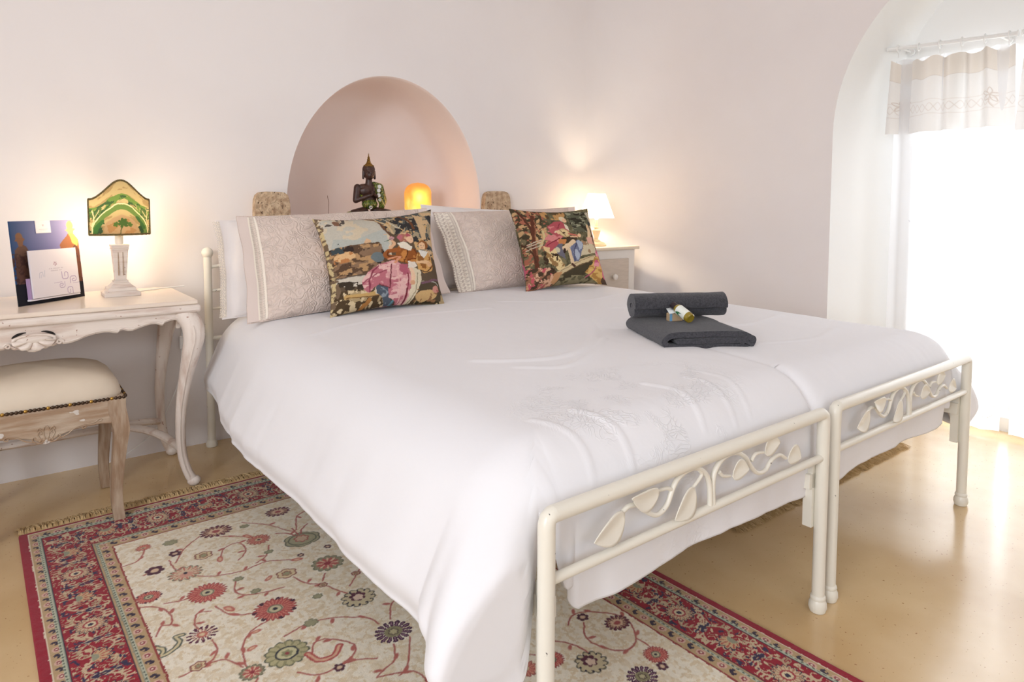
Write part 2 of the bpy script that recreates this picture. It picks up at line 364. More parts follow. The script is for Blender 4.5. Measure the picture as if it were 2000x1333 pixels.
# ================================================================== beds
BW = .858
def leaf_mb(base, tip, w, cup=.0022, yoff=-.006):
    """a pressed metal leaf: pointed oval, cupped, with a folded midrib; base/tip are (x,z) in the footboard plane"""
    b = np.array(base); t = np.array(tip); d = t-b; L = np.linalg.norm(d); d /= L; q = np.array([-d[1], d[0]])
    n, m = 15, 9; P = np.zeros((n, m, 3))
    for i in range(n):
        s = i/(n-1); hw = w/2*(math.sin(PI*s**.78)**.85 if 0 < s < 1 else 0.0)+.0004
        for j in range(m):
            k = -1+2*j/(m-1); p = b+d*L*s+q*hw*k+q*.010*math.sin(PI*s)
            P[i, j] = (p[0], yoff-cup*(k*k)*math.sin(PI*s)+.003*(1-abs(k))*math.sin(PI*s)-.004*s, p[1])
    mb = MB(); mb.grid(P); return mb
def make_bed(lab):
    t = thing('bed_frame', lab, 'bed', group=None)
    H, LR, Y1, HH = .481, .375, 2.03, .775
    for x in (0, BW):                                   # foot posts, rounded elbow at the top
        e = .02 if x == 0 else -.02
        mb = MB(); mb.tube([(x,0,.012),(x,0,.43),(x,0,H-.014),(x+e*.12,0,H-.005),(x+e*.5,0,H-.0005),(x+e,0,H)], [.0145]*3+[.0143,.0142,.014], 18)
        mb.lathe([(.006,0),(.0175,.001),(.021,.012),(.020,.022),(.0165,.03),(.018,.034),(.0165,.039),(.0145,.041)], x, 0, 0, 20)
        mb.build('foot_post', m_iron, t)
    mb = MB(); mb.tube([(.012,0,H),(BW-.012,0,H)], .0140, 18); mb.build('top_rail', m_iron, t)
    mb = MB(); mb.tube([(.01,0,LR),(BW-.01,0,LR)], .0088, 14); mb.build('lower_rail', m_iron, t)
    st = lambda P, r0, r1: MB().tube([(x, -.001, z) for x, z in spl(P, 6)], list(np.linspace(r0, r1, (len(P)-1)*6+1)), 10)
    S1 = [(.420,.378),(.418,.419),(.405,.447),(.378,.466),(.347,.469),(.319,.460),(.304,.443),(.289,.418),(.264,.408),(.238,.419),(.213,.439),(.188,.445),(.171,.439)]
    S2 = [(.430,.378),(.428,.429),(.440,.454),(.465,.467),(.502,.468),(.536,.451),(.559,.425),(.583,.406),(.613,.404),(.636,.421),(.666,.425),(.692,.412)]
    for P, a, b in ((S1,.0056,.0042),(S2,.0056,.0042),([(.304,.443),(.288,.450),(.260,.452)],.0042,.003),([(.559,.437),(.575,.448),(.605,.445)],.0042,.003),([(.385,.460),(.391,.448),(.364,.430)],.0042,.003),([(.448,.441),(.461,.430),(.485,.424)],.0042,.003)):
        st(P, a, b).build('vine', m_iron, t)
    for b, q, w in (((.171,.439),(.094,.412),.042),((.262,.452),(.184,.462),.034),((.366,.432),(.304,.388),.044),((.485,.424),(.538,.428),.034),((.604,.443),(.655,.459),.036),((.692,.412),(.742,.404),.036)):
        o = leaf_mb(b, q, w*1.2).build('leaf', m_iron, t, smooth=60)
        md = o.modifiers.new('solid', 'SOLIDIFY'); md.thickness = .0016
    for x in (0, BW):                                   # headboard
        mb = MB(); mb.tube([(x,Y1,.02),(x,Y1,HH-.02)], .0150, 16)
        mb.lathe([(.015,0),(.015,.004),(.019,.008),(.0215,.018),(.0205,.028),(.015,.036),(.006,.041),(.001,.042)], x, Y1, HH-.022, 18)
        mb.lathe([(.008,0),(.020,.001),(.022,.012),(.018,.022),(.015,.028)], x, Y1, 0, 18)
        mb.build('head_post', m_iron, t)
    for z, r, arc in ((.716,.0068,.03),(.622,.0062,.012),(.552,.0058,0),(.434,.0085,0)):
        mb = MB(); mb.tube([(BW*k/14, Y1, z+arc*math.sin(PI*k/14)*(1 if z > .6 else 0)) for k in range(15)], r, 10); mb.build('head_rail', m_iron, t)
    for x in (.02, BW-.02):
        mb = MB(); mb.box(x-.012, x+.012, .012, Y1-.012, .30, .335); mb.build('side_rail', m_iron, t, smooth=0)
    # short square stub behind each foot post carrying the side rail
    for x in (.014, BW-.014):
        mb = MB(); mb.box(x-.006, x+.006, .012, .034, .205, .36); mb.build('bracket', m_iron, t, smooth=0)
    mb = MB(); mb.box(.03, BW-.03, .075, 1.99, .335, .47); mb.build('mattress', m_linen, t, bevel=.03, seg=4)
    return t
bed1 = make_bed('cream iron bed frame nearer the writing table, footboard rail chipped, left of the two')
def copy_tree(o, par=None):
    c = o.copy(); C.objects.link(c); c.parent = par
    for ch in list(o.children): copy_tree(ch, c)
    return c
bed2 = copy_tree(bed1); bed2.location = (BW+.066, .006, 0); bed2['label'] = 'cream iron bed frame beside the curtained window, right of the two'

# ------------------------------------------------------------------ duvet over both beds
ZT = .549
def duvet():
    aL, aR, af = .10, 1.67, .155          # where the flat top ends at the left, right, foot
    yh = 1.74
    Ll, Lr, Lf = .405, .385, .335
    h = .0048
    A = np.arange(aL-Ll*1.0, aR+Lr*1.0+h, h); B = np.arange(af-Lf*1.0, yh+h, h)
    a, b = np.meshgrid(A, B, indexing='ij')
    ds = np.where(a < aL, aL-a, np.where(a > aR, a-aR, 0)); side = np.where(a < aL, -1.0, 1.0); dt = np.maximum(af-b, 0)
    # shrink the cloth corners to rounded ones
    p = 4.0; Ls = np.where(side < 0, Ll, Lr)
    un, vn = ds/Ls, dt/Lf
    s = (un**p+vn**p)**(1/p)               # 0..1.26
    mxn = np.maximum(un, vn)
    phi = np.arctan2(vn, un); cs, sn = np.cos(phi)**2, np.sin(phi)**2
    both = (un > 0) & (vn > 0)
    corner = np.where(both, np.sin(2*phi)**2, 0)
    q_ = phi/(PI/2); lump = np.where(both, sst(.02, .26, q_)*(1-sst(.40, .56, q_)), 0)
    cs = np.where(s > 0, cs, 1); sn = np.where(s > 0, sn, 0)
    L = np.sqrt((Ls*Ls)*cs+(Lf*Lf)*sn)*np.where(both, 1+.12*lump-.26*sst(.46, .58, q_)*(1-sst(.72, .84, q_))-.14*sst(.46, .58, q_)*(1-sst(.9, 1, q_)), 1)
    x_in = np.clip(a, aL, aR); y_in = np.maximum(b, af)
    hem = 1+.02*fbm(a*2, b*2, 5, 2)+.02*np.sin(x_in*9)*sn     # uneven hem
    t = s*L*hem
    # section: arc r to thmax, then straight, curling under at the hem
    r = .19*cs+.115*sn; thm = np.radians(63*cs+88*sn)
    r = np.where(side > 0, .17*cs+.115*sn, r)
    la = r*thm
    th = np.minimum(t/r, thm)
    out = r*np.sin(th); drop = r*(1-np.cos(th))
    rest = np.maximum(t-la, 0)
    out += rest*np.cos(thm); drop += rest*np.sin(thm)
    end = L*hem; curl = sst(0, 1, (t-(end-.07))/.07)
    out -= curl*(.030*cs+.006*sn); drop -= curl*.004
    # puffy: the hanging side swells
    puff = np.sin(np.clip(t/end, 0, 1)*PI)
    out += cs*.012*puff*(1+1.2*fbm(b*2.2, a*1.4, 9, 3))
    # folds that run down the hanging cloth
    grow = sst(.08, .42, t)
    wav = fbm(b*7, a*1.0+3, 21, 3)
    out += cs*grow*wav*.016
    wavf = fbm(a*7+2, b*1.5, 31, 3)+.5*np.sin(a*26+2*np.sin(a*7))*.35
    outf = sn*grow*wavf*.016
    # bunched corners
    pl = np.where(both, sst(0, .2, q_)*(1-sst(.9, 1, q_)), 0)*sst(.15, .42, t)
    out += pl*(.018*np.sin(q_*17+.4+t*3)+.009*np.sin(q_*31+1-t*4))
    out += lump*(.080*sst(.14, .34, t)-.075*curl)
    out *= 1-.24*sst(1.15, 1.70, b)*cs*(side < 0)
    drop *= 1-.12*sst(1.35, 1.68, b)*cs*(side < 0)
    ox = out*np.sqrt(cs)+0*a; oy = (out*np.sqrt(sn)+outf)
    lim = .128
    oy = np.where(oy > lim, lim+(oy-lim)*.10, oy)
    x = x_in+side*ox; y = y_in-oy
    z = ZT-drop
    # top: gentle pillow-soft relief, shallow creases, tuck between the two footboards
    flat = 1-sst(.0, .25, t)
    cx = (x_in-.89)/.9
    z += flat*(.012*(1-cx**2)*sst(.05, .5, y_in)+.004*fbm(a*2.6, b*2.6, 41, 3)+.0020*fbm(a*9, b*5, 43, 3))
    z += .008*sst(.55, 1.5, y_in)*flat
    z += .0035*fbm(a*11+2*b, b*2.2, 47, 3)*sst(.30, .06, b)*(sn*.8+.2*flat)+.0012*fbm(a*30, b*4, 49, 2)*sst(.25, .05, b)
    def crease(P, w, hh):
        nonlocal z
        P = np.array(spl(P, 4)); dmin = np.full(a.shape, 9.0)
        for i in range(len(P)-1):
            p0, p1 = P[i], P[i+1]; d = p1-p0; q = np.clip(((a-p0[0])*d[0]+(b-p0[1])*d[1])/(d@d+1e-12), 0, 1)
            dmin = np.minimum(dmin, np.hypot(a-p0[0]-q*d[0], b-p0[1]-q*d[1]))
        z = z+hh*np.exp(-(dmin/w)**2)
    for P, w, hh in (([(.30,.62),(.45,.52),(.62,.55),(.80,.70),(.92,.86)],.014,.0045),([(.34,.50),(.42,.44),(.55,.47),(.74,.60)],.010,.0035),
                     ([(.47,.04),(.50,.14),(.48,.22)],.006,.004),([(.57,.03),(.61,.15),(.60,.20)],.006,.0035),([(.63,.04),(.68,.16),(.66,.24)],.005,.003),([(.24,.02),(.25,.10),(.22,.18)],.007,.004),
                     ([(.14,.02),(.15,.10),(.12,.18)],.007,.003),([(.88,.05),(.90,.25),(.88,.5)],.02,-.006),([(1.0,.6),(1.3,.5),(1.6,.55)],.012,.003),([(1.1,.30),(1.3,.25),(1.5,.30)],.010,.0025),
                     ([(1.2,1.0),(1.45,.9),(1.7,1.0)],.012,.003),([(.93,1.35),(1.2,1.2),(1.5,1.25)],.012,.003),
                     ([(.1,1.2),(.4,1.3),(.8,1.25)],.012,.003)): crease(P, w, hh)
    z -= .030*np.exp(-((x_in-.890)/.018)**2)*np.exp(-np.maximum(y-.02, 0)/.07)*sn
    y += .008*np.exp(-((x_in-.890)/.03)**2)*sn
    y = np.maximum(y, .024+.004*sn)
    # the two front corners slip past the posts and belly out at the sides
    P = np.stack([x, y, np.maximum(z, .10)], -1)
    return P
m_duvet = mat('white_duvet_cotton', (239,238,241), .8, bump=.2, bscale=16, bdist=.006, sheen=.15, spec=.15)
def embroider(m, c, rad, dist=.0010):
    """white-on-white cutwork: ridged lines only inside a soft oval of the cloth"""
    nt = m.node_tree; K = nt.links; b = nt.nodes['Principled BSDF']; old = b.inputs['Normal'].links[0].from_socket
    tc = nd(nt, 'ShaderNodeTexCoord'); nz = nd(nt, 'ShaderNodeTexNoise', i_Scale=9.0, i_Detail=2.0); K.new(tc.outputs['Object'], nz.inputs['Vector'])
    mx = nd(nt, 'ShaderNodeMix', data_type='RGBA', blend_type='LINEAR_LIGHT'); mx.inputs[0].default_value = .12; K.new(tc.outputs['Object'], mx.inputs[6]); K.new(nz.outputs['Color'], mx.inputs[7])
    v = nd(nt, 'ShaderNodeTexVoronoi', feature='DISTANCE_TO_EDGE', i_Scale=62.0); K.new(mx.outputs[2], v.inputs['Vector'])
    r = nd(nt, 'ShaderNodeMapRange'); r.inputs[1].default_value = .02; r.inputs[2].default_value = .12; r.inputs[3].default_value = 1; r.inputs[4].default_value = 0; K.new(v.outputs[0], r.inputs[0])
    mp = nd(nt, 'ShaderNodeMapping', vector_type='TEXTURE'); mp.inputs['Location'].default_value = (c[0], c[1], .5); mp.inputs['Scale'].default_value = (rad[0], rad[1], 1); K.new(tc.outputs['Object'], mp.inputs['Vector'])
    g = nd(nt, 'ShaderNodeTexGradient', gradient_type='SPHERICAL'); K.new(mp.outputs[0], g.inputs[0])
    gr = nd(nt, 'ShaderNodeMapRange'); gr.inputs[1].default_value = .0; gr.inputs[2].default_value = .25; K.new(g.outputs[0], gr.inputs[0])
    nm = nd(nt, 'ShaderNodeTexNoise', i_Scale=11.0, i_Detail=1.0); K.new(tc.outputs['Object'], nm.inputs['Vector']); nr = nd(nt, 'ShaderNodeMapRange'); nr.inputs[1].default_value = .47; nr.inputs[2].default_value = .53; K.new(nm.outputs[0], nr.inputs[0])
    m0 = nd(nt, 'ShaderNodeMath', operation='MULTIPLY'); K.new(gr.outputs[0], m0.inputs[0]); K.new(nr.outputs[0], m0.inputs[1])
    ml = nd(nt, 'ShaderNodeMath', operation='MULTIPLY'); K.new(r.outputs[0], ml.inputs[0]); K.new(m0.outputs[0], ml.inputs[1])
    bp = nd(nt, 'ShaderNodeBump', i_Strength=.8, i_Distance=dist); K.new(ml.outputs[0], bp.inputs['Height']); K.new(old, bp.inputs['Normal']); K.new(bp.outputs[0], b.inputs['Normal'])
embroider(m_duvet, (.42, .20), (.34, .20))
dv = surf('duvet', duvet(), m_duvet, thick=.012, flip=True)
tag(dv, 'white cotton duvet with cutwork embroidery spread across both iron beds', 'duvet')
# ================================================================== painting on fine meshes (woven, printed and painted patterns)
class Cv:
    """a woven / printed pattern sampled on a grid: x right, y up, in the cloth's own units"""
    def __init__(s, n, m, x0, x1, y0, y1, base):
        s.x = np.linspace(x0, x1, n); s.y = np.linspace(y0, y1, m); s.X, s.Y = np.meshgrid(s.x, s.y, indexing='ij')
        s.c = np.zeros((n, m, 3)); s.c[:] = lin(base); s.dx = s.x[1]-s.x[0]; s.dy = abs(s.y[1]-s.y[0])
        s.wx = np.zeros_like(s.X); s.wy = np.zeros_like(s.X)
    def warp(s, amp, f, seed): s.wx = amp*fbm(s.X*f, s.Y*f, seed, 3); s.wy = amp*fbm(s.X*f+50, s.Y*f+7, seed+9, 3)
    def bb(s, x0, x1, y0, y1):
        p = max(abs(s.wx).max(), abs(s.wy).max())+s.dx
        i0, i1 = np.searchsorted(s.x, [x0-p, x1+p])
        if s.y[1] > s.y[0]: j0, j1 = np.searchsorted(s.y, [y0-p, y1+p])
        else:
            j0, j1 = np.searchsorted(-s.y, [-(y1+p), -(y0-p)])
        return slice(i0, i1), slice(j0, j1)
    def put(s, sl, mask, col):
        if mask.size == 0: return
        s.c[sl] = s.c[sl]*(1-mask[..., None])+lin(col)*mask[..., None]
    def XY(s, sl): return s.X[sl]+s.wx[sl], s.Y[sl]+s.wy[sl]
    def ell(s, cx, cy, rx, ry, col, rot=0, soft=0):
        R = max(rx, ry); sl = s.bb(cx-R, cx+R, cy-R, cy+R); x, y = s.XY(sl); x = x-cx; y = y-cy
        c, q = math.cos(rot), math.sin(rot); d = np.hypot((x*c+y*q)/rx, (-x*q+y*c)/ry)
        e = max(soft, s.dx/min(rx, ry)); s.put(sl, np.clip((1-d)/e+.5, 0, 1), col)
    def ringe(s, cx, cy, r, w, col, f=1.0):
        sl = s.bb(cx-r-w, cx+r+w, cy-r-w, cy+r+w); x, y = s.XY(sl); d = abs(np.hypot((x-cx), (y-cy)/f)-r)
        s.put(sl, np.clip((w/2-d)/s.dx+.5, 0, 1), col)
    def poly(s, pts, col):
        P = np.array(pts, float); sl = s.bb(P[:,0].min(), P[:,0].max(), P[:,1].min(), P[:,1].max()); x, y = s.XY(sl)
        ins = np.zeros(x.shape, bool)
        for k in range(len(P)):
            (x0, y0), (x1, y1) = P[k], P[k-1]
            if y0 == y1: continue
            ins ^= ((y0 > y) != (y1 > y)) & (x < (x1-x0)*(y-y0)/(y1-y0)+x0)
        s.put(sl, ins.astype(float), col)
    def line(s, pts, w, col, n=6, w1=None):
        P = np.array(spl(pts, n)) if n > 1 else np.array(pts, float)
        sl = s.bb(P[:,0].min()-w, P[:,0].max()+w, P[:,1].min()-w, P[:,1].max()+w); x, y = s.XY(sl)
        if x.size == 0: return
        m = np.zeros(x.shape)
        for k in range(len(P)-1):
            a, b = P[k], P[k+1]; d = b-a; q = np.clip(((x-a[0])*d[0]+(y-a[1])*d[1])/(d@d+1e-12), 0, 1)
            ww = w if w1 is None else w+(w1-w)*(k/(len(P)-1))
            m = np.maximum(m, np.clip((ww/2-np.hypot(x-a[0]-q*d[0], y-a[1]-q*d[1]))/s.dx+.5, 0, 1))
        s.put(sl, m, col)
    def flower(s, cx, cy, r, n, col, rot=0, depth=.25, sy=1.0, outline=None, ow=.0):
        sl = s.bb(cx-r*1.1, cx+r*1.1, cy-r*1.1, cy+r*1.1); x, y = s.XY(sl); x = x-cx; y = (y-cy)/sy
        a = np.arctan2(y, x)+rot; d = np.hypot(x, y); e = r*(1-depth+depth*np.abs(np.cos(a*n/2))**.7)
        if outline is not None: s.put(sl, np.clip((e-d)/s.dx+.5, 0, 1), outline); e = e-ow
        s.put(sl, np.clip((e-d)/s.dx+.5, 0, 1), col)
    def petals(s, cx, cy, r0, r1, n, col, rot=0, wid=.5, sy=1.0):
        sl = s.bb(cx-r1, cx+r1, cy-r1, cy+r1); x, y = s.XY(sl); x = x-cx; y = (y-cy)/sy
        a = (np.arctan2(y, x)+rot)/(2*PI/n); fr = abs(a-np.round(a))*2; d = np.hypot(x, y)
        m = ((fr < wid) & (d > r0) & (d < r1*(1-.12*(fr/wid)**2))).astype(float); s.put(sl, m, col)
    def blotch(s, mask_fn, f, thr, col, seed, fy=None):
        sl = (slice(None), slice(None)); n = fbm(s.X*f, s.Y*(fy or f), seed, 4); s.put(sl, ((n > thr) & mask_fn(s.X+s.wx, s.Y+s.wy)).astype(float), col)
# ================================================================== the rug
RUG_X, RUG_Y, RUG_A, RW, RL = -.634, 1.587, .0176, 1.296, 2.10
RED, CRM, TAN, NAVY, ROSE, SAGE, PLUM, BRN = (150,6,36), (226,208,178), (190,160,118), (38,30,52), (182,92,88), (140,140,112), (86,22,50), (98,66,44)
def rug():
    cv = Cv(590, 950, 0, RW, 0, RL, (242,233,214))
    cv.warp(.0022, 110, 3)
    # the field: a cream ground with tone-on-tone leafy mottling
    cv.blotch(lambda x, y: x > -1, 75, .10, (234,220,194), 11); cv.blotch(lambda x, y: x > -1, 110, .22, (226,208,176), 17)
    FL=[('pal',0.452,0.326,0.046),('pal',0.638,0.314,0.039),('rose',0.533,0.453,0.033),('pome',0.632,0.527,0.053),('rosegreen',0.635,0.695,0.044),('cream',0.531,0.676,0.027),('palcream',0.327,0.512,0.043),('mum',0.347,0.639,0.047),('mumpurple',0.454,0.810,0.051),('purplecream',0.629,0.891,0.043),('mumpurple',0.230,0.571,0.030),('star',0.294,0.803,0.034),('big',0.418,0.983,0.048),('dark',0.631,1.060,0.043),('cream',0.387,0.447,0.025),('small',0.329,0.388,0.017),('small',0.267,0.449,0.024),('green',0.333,0.315,0.021),('rose',0.267,0.300,0.021),('cream',0.583,0.784,0.013),('cream',0.672,0.787,0.013),('small',0.595,0.610,0.010),('small',0.671,0.612,0.011),('green',0.425,0.624,0.014),('bud',0.369,0.742,0.017),('swan',0.225,0.797,0.026),('cream',0.260,0.908,0.018),('rosegreen',0.341,0.996,0.027),('small',0.487,1.094,0.013),('paisley',0.482,1.034,0.030),('green',0.499,0.914,0.018),('green',0.714,0.828,0.016),('bud',0.578,0.625,0.016),('bud',0.514,0.413,0.016),('bud',0.416,0.496,0.015),('bud',0.487,0.670,0.013),('bud',0.391,0.868,0.012),('green',0.527,0.346,0.015),('green',0.533,0.538,0.014),('green',0.553,0.823,0.014),('bud',0.365,0.920,0.013),('green',0.443,0.707,0.014),('pal',1.048,1.352,0.034),('purplecream',0.906,1.409,0.038),('mum',1.031,1.478,0.029),('small',1.013,1.510,0.013),('dark',0.956,1.504,0.034),('mum',0.846,1.351,0.029),('rose',0.785,1.338,0.028),('small',1.001,1.288,0.015),('big',.78,1.22,.045),('mum',.62,1.27,.04),('pal',.45,1.28,.04),('rose',.30,1.17,.03),('cream',.36,1.38,.03),('mumpurple',.70,1.45,.045),('mum',.9,.9,.045),('dark',1.0,.6,.04),('pome',.85,.45,.05),('pal',.52,1.5,.04),('purplecream',.28,1.48,.04),('mum',.82,1.62,.04),('small',.6,1.65,.02)]
    VN=[[(0.194,0.375),(0.244,0.366),(0.269,0.310)],[(0.239,0.458),(0.267,0.449)],[(0.308,0.417),(0.312,0.485),(0.342,0.539),(0.388,0.576),(0.448,0.593),(0.510,0.586),(0.578,0.625)],[(0.529,0.317),(0.586,0.383),(0.632,0.468),(0.674,0.379),(0.751,0.352)],[(0.406,0.329),(0.354,0.378),(0.318,0.442)],[(0.453,0.532),(0.486,0.491),(0.484,0.437),(0.445,0.441),(0.419,0.489)],[(0.447,0.360),(0.487,0.392),(0.531,0.437)],[(0.545,0.503),(0.520,0.554),(0.486,0.576)],[(0.417,0.630),(0.403,0.676),(0.418,0.709),(0.467,0.728),(0.503,0.734)],[(0.538,0.704),(0.555,0.754),(0.583,0.784),(0.606,0.838),(0.616,0.860)],[(0.634,0.832),(0.667,0.798),(0.716,0.743),(0.729,0.702)],[(0.346,0.711),(0.361,0.761),(0.382,0.784),(0.414,0.797)],[(0.203,0.603),(0.240,0.633),(0.255,0.677),(0.249,0.721),(0.229,0.716),(0.212,0.749)],[(0.253,0.624),(0.284,0.635),(0.312,0.638)],[(0.333,0.726),(0.305,0.716),(0.290,0.754),(0.292,0.779)],[(0.306,0.836),(0.306,0.878),(0.288,0.906),(0.261,0.913),(0.221,0.919)],[(0.421,0.846),(0.381,0.861),(0.351,0.904),(0.338,0.965),(0.344,0.989)],[(0.271,0.912),(0.309,0.922),(0.331,0.969)],[(0.433,0.925),(0.491,0.913),(0.546,0.928),(0.607,0.976),(0.618,1.015)],[(0.461,1.014),(0.480,0.985),(0.514,1.000),(0.542,1.045),(0.526,1.076),(0.492,1.088),(0.446,1.090),(0.413,1.054)],[(0.492,1.088),(0.528,1.097),(0.560,1.117)],[(0.648,1.015),(0.679,0.964),(0.714,0.952)],[(0.611,1.100),(0.587,1.144),(0.555,1.158),(0.533,1.169)],[(0.609,0.738),(0.590,0.767)],[(0.651,1.099),(0.601,1.175),(0.572,1.192)],[(0.954,1.288),(0.991,1.268),(1.033,1.288),(1.076,1.348),(1.045,1.410),(1.000,1.431),(0.964,1.402),(0.954,1.348),(0.989,1.305)],[(1.041,1.418),(1.041,1.470)],[(0.781,1.299),(0.818,1.307),(0.850,1.348)],[(0.892,1.311),(0.914,1.340),(0.925,1.393)],[(.344,1.02),(.30,1.10),(.32,1.17),(.42,1.20),(.45,1.28)],[(.533,1.17),(.60,1.20),(.62,1.27),(.70,1.30),(.78,1.22)],[(.25,1.25),(.33,1.30),(.36,1.38),(.30,1.45)],[(.45,1.30),(.47,1.40),(.52,1.5),(.60,1.52),(.70,1.45)]]
    for l in VN:
        cv.line(l, .0042, (176,92,84)); (u, v) = l[0]
        for q in l[1:-1]:
            a = (q[0]*91+q[1]*57) % 6.28; cv.ell(q[0]+.012*math.cos(a), q[1]+.012*math.sin(a), .010, .0045, (186,104,94), a)
    for k, (t, u, v, r) in enumerate(FL):
        n = 12+k % 5; ro = k*.7
        if t == 'pal':
            cv.flower(u, v, r, 15, (196,160,130), ro, .3, .8, outline=PLUM, ow=.006); cv.petals(u, v, r*.35, r*.9, 15, (108,40,62), ro, .45, .8); cv.flower(u, v, r*.5, 9, (222,190,160), ro, .3, .8); cv.ell(u, v, r*.25, r*.2, (170,80,80))
        elif t == 'palcream':
            cv.flower(u, v, r, 14, (222,198,168), ro, .3, .85, outline=(120,120,98), ow=.005); cv.petals(u, v, r*.4, r*.92, 14, (196,120,104), ro, .35, .85); cv.ell(u, v+r*.2, r*.4, r*.3, (216,160,140)); cv.ell(u, v, r*.12, r*.12, NAVY)
        elif t == 'rose':
            cv.flower(u, v, r, 14, (190,104,92), ro, .25, .9, outline=(150,70,66), ow=.003); cv.petals(u, v, r*.35, r*.9, 14, (214,150,126), ro, .3, .9); cv.ell(u, v, r*.3, r*.26, (210,190,150)); cv.ell(u, v, r*.14, r*.13, PLUM)
        elif t == 'rosegreen':
            cv.flower(u, v, r, 12, (150,146,116), ro, .2, .9, outline=(112,112,88), ow=.004); cv.flower(u, v, r*.72, 16, (186,94,88), ro, .35, .9); cv.petals(u, v, r*.2, r*.66, 8, (222,190,160), ro, .3); cv.ell(u, v, r*.2, r*.18, (150,50,60))
        elif t == 'pome':
            cv.flower(u, v, r, 6, (168,162,130), .3, .12, .8, outline=(88,92,76), ow=.004); cv.ringe(u, v, r*.72, .004, (90,96,80), .8); cv.flower(u, v-r*.1, r*.42, 7, (206,178,150), 0, .3, outline=(170,90,84), ow=.005)
            for q in (-1, 0, 1): cv.line([(u+q*r*.15, v-r*.6), (u+q*r*.4, v-r*1.1), (u+q*r*.9, v-r*1.5)], .005, (176,96,88))
        elif t == 'cream':
            cv.flower(u, v, r, 6, (220,200,160), ro, .2, .9, outline=(140,70,66), ow=.004); cv.flower(u, v, r*.5, 6, (160,156,120), ro, .3, outline=(150,80,70), ow=.003)
        elif t in ('mum', 'mumpurple'):
            cv.flower(u, v, r, 24, (184,84,80), ro, .22, .92, outline=(150,60,62), ow=.003)
            if t == 'mumpurple': cv.petals(u, v, r*.78, r*1.02, 7, (70,22,48), ro, .3, .92)
            cv.petals(u, v, r*.4, r*.86, 24, (214,140,120), ro, .3, .92); cv.ell(u, v, r*.36, r*.32, (206,196,160)); cv.ringe(u, v, r*.3, .003, (96,100,84)); cv.ell(u, v, r*.12, r*.12, NAVY)
        elif t == 'purplecream':
            cv.flower(u, v, r, 12, (206,192,156), ro, .2, .9, outline=(96,92,76), ow=.004); cv.petals(u, v, r*.68, r*.9, 12, NAVY, ro+.2, .3, .9); cv.flower(u, v-r*.15, r*.5, 7, PLUM, ro, .3); cv.flower(u, v-r*.05, r*.3, 5, (226,200,180), ro, .3)
        elif t == 'star':
            cv.petals(u, v, r*.3, r, 14, (92,30,60), ro, .55, .92); cv.petals(u, v, r*.35, r*.7, 14, (206,150,140), ro, .25, .92); cv.ell(u, v, r*.35, r*.32, (196,110,96)); cv.ell(u, v, r*.18, r*.16, (222,196,160))
        elif t == 'big':
            cv.flower(u, v, r, 13, (186,178,136), ro, .2, .95, outline=(84,88,72), ow=.004); cv.petals(u, v, r*.55, r*.92, 13, (150,146,108), ro+.2, .3, .95); cv.ell(u, v, r*.52, r*.48, (40,44,56)); cv.ell(u, v, r*.42, r*.38, (208,202,160)); cv.flower(u, v, r*.26, 6, (150,150,110), 0, .3); cv.ell(u, v, r*.1, r*.1, (150,60,66))
        elif t == 'dark':
            cv.petals(u, v, r*.3, r, 16, (72,30,62), ro, .8, .9); cv.petals(u, v, r*.5, r*.9, 16, (150,110,130), ro, .2, .9); cv.ell(u, v, r*.48, r*.42, (146,140,104)); cv.flower(u, v, r*.3, 6, (190,180,140), 0, .3, outline=(80,60,60), ow=.003)
        elif t == 'small':
            cv.flower(u, v, r, 6, (80,26,52), ro, .3); cv.ell(u, v, r*.42, r*.38, (220,190,160))
        elif t == 'green': cv.flower(u, v, r, 7, (158,154,122), ro, .25, .8, outline=(116,118,92), ow=.003)
        elif t == 'bud': cv.ell(u, v, r, r*.5, (196,110,96), ro); cv.ell(u, v, r*.5, r*.25, (224,180,150), ro)
        elif t == 'swan': cv.line([(u-.03, v-.02), (u-.01, v+.01), (u-.02, v+.03), (u+.01, v+.02), (u+.025, v), (u+.02, v-.02), (u+.035, v-.02)], .013, (56,72,66)); cv.line([(u-.03, v-.02), (u-.01, v+.01), (u-.02, v+.03), (u+.01, v+.02), (u+.025, v), (u+.02, v-.02), (u+.035, v-.02)], .006, (214,200,160))
        elif t == 'paisley': cv.line([(u-.03, v-.02), (u-.02, v+.012), (u+.01, v+.018), (u+.035, v-.005)], .016, (186,84,80)); cv.line([(u-.03, v-.02), (u-.02, v+.012), (u+.01, v+.018), (u+.035, v-.005)], .006, (222,176,146))
    # borders, from the inside out; e = distance from the nearest edge
    cv.wx *= .35; cv.wy *= .35
    X, Y = cv.X+cv.wx, cv.Y+cv.wy
    eu = np.minimum(X, RW-X); ev = np.minimum(Y, RL-Y)
    # same bands both ways, wider at the ends: remap ev onto the side scale
    evs = np.interp(ev, [0, .012, .06, .195, .24, 1.2], [.010, .020, .050, .165, .204, 1.0])
    e = np.minimum(eu, evs); side = eu < evs
    s = np.where(side, Y, X); tt = np.where(side, eu, evs)
    full = (slice(None), slice(None))
    def band(a, b, col): cv.put(full, ((e >= a) & (e < b)).astype(float), col)
    def motif(m, col): cv.put(full, (m).astype(float), col)
    band(-.1, .204, (188,158,118))
    band(.200, .2045, (150,60,56)); band(.163, .1655, (150,150,128)); band(.158, .160, NAVY); band(.020, .0225, (226,214,190))
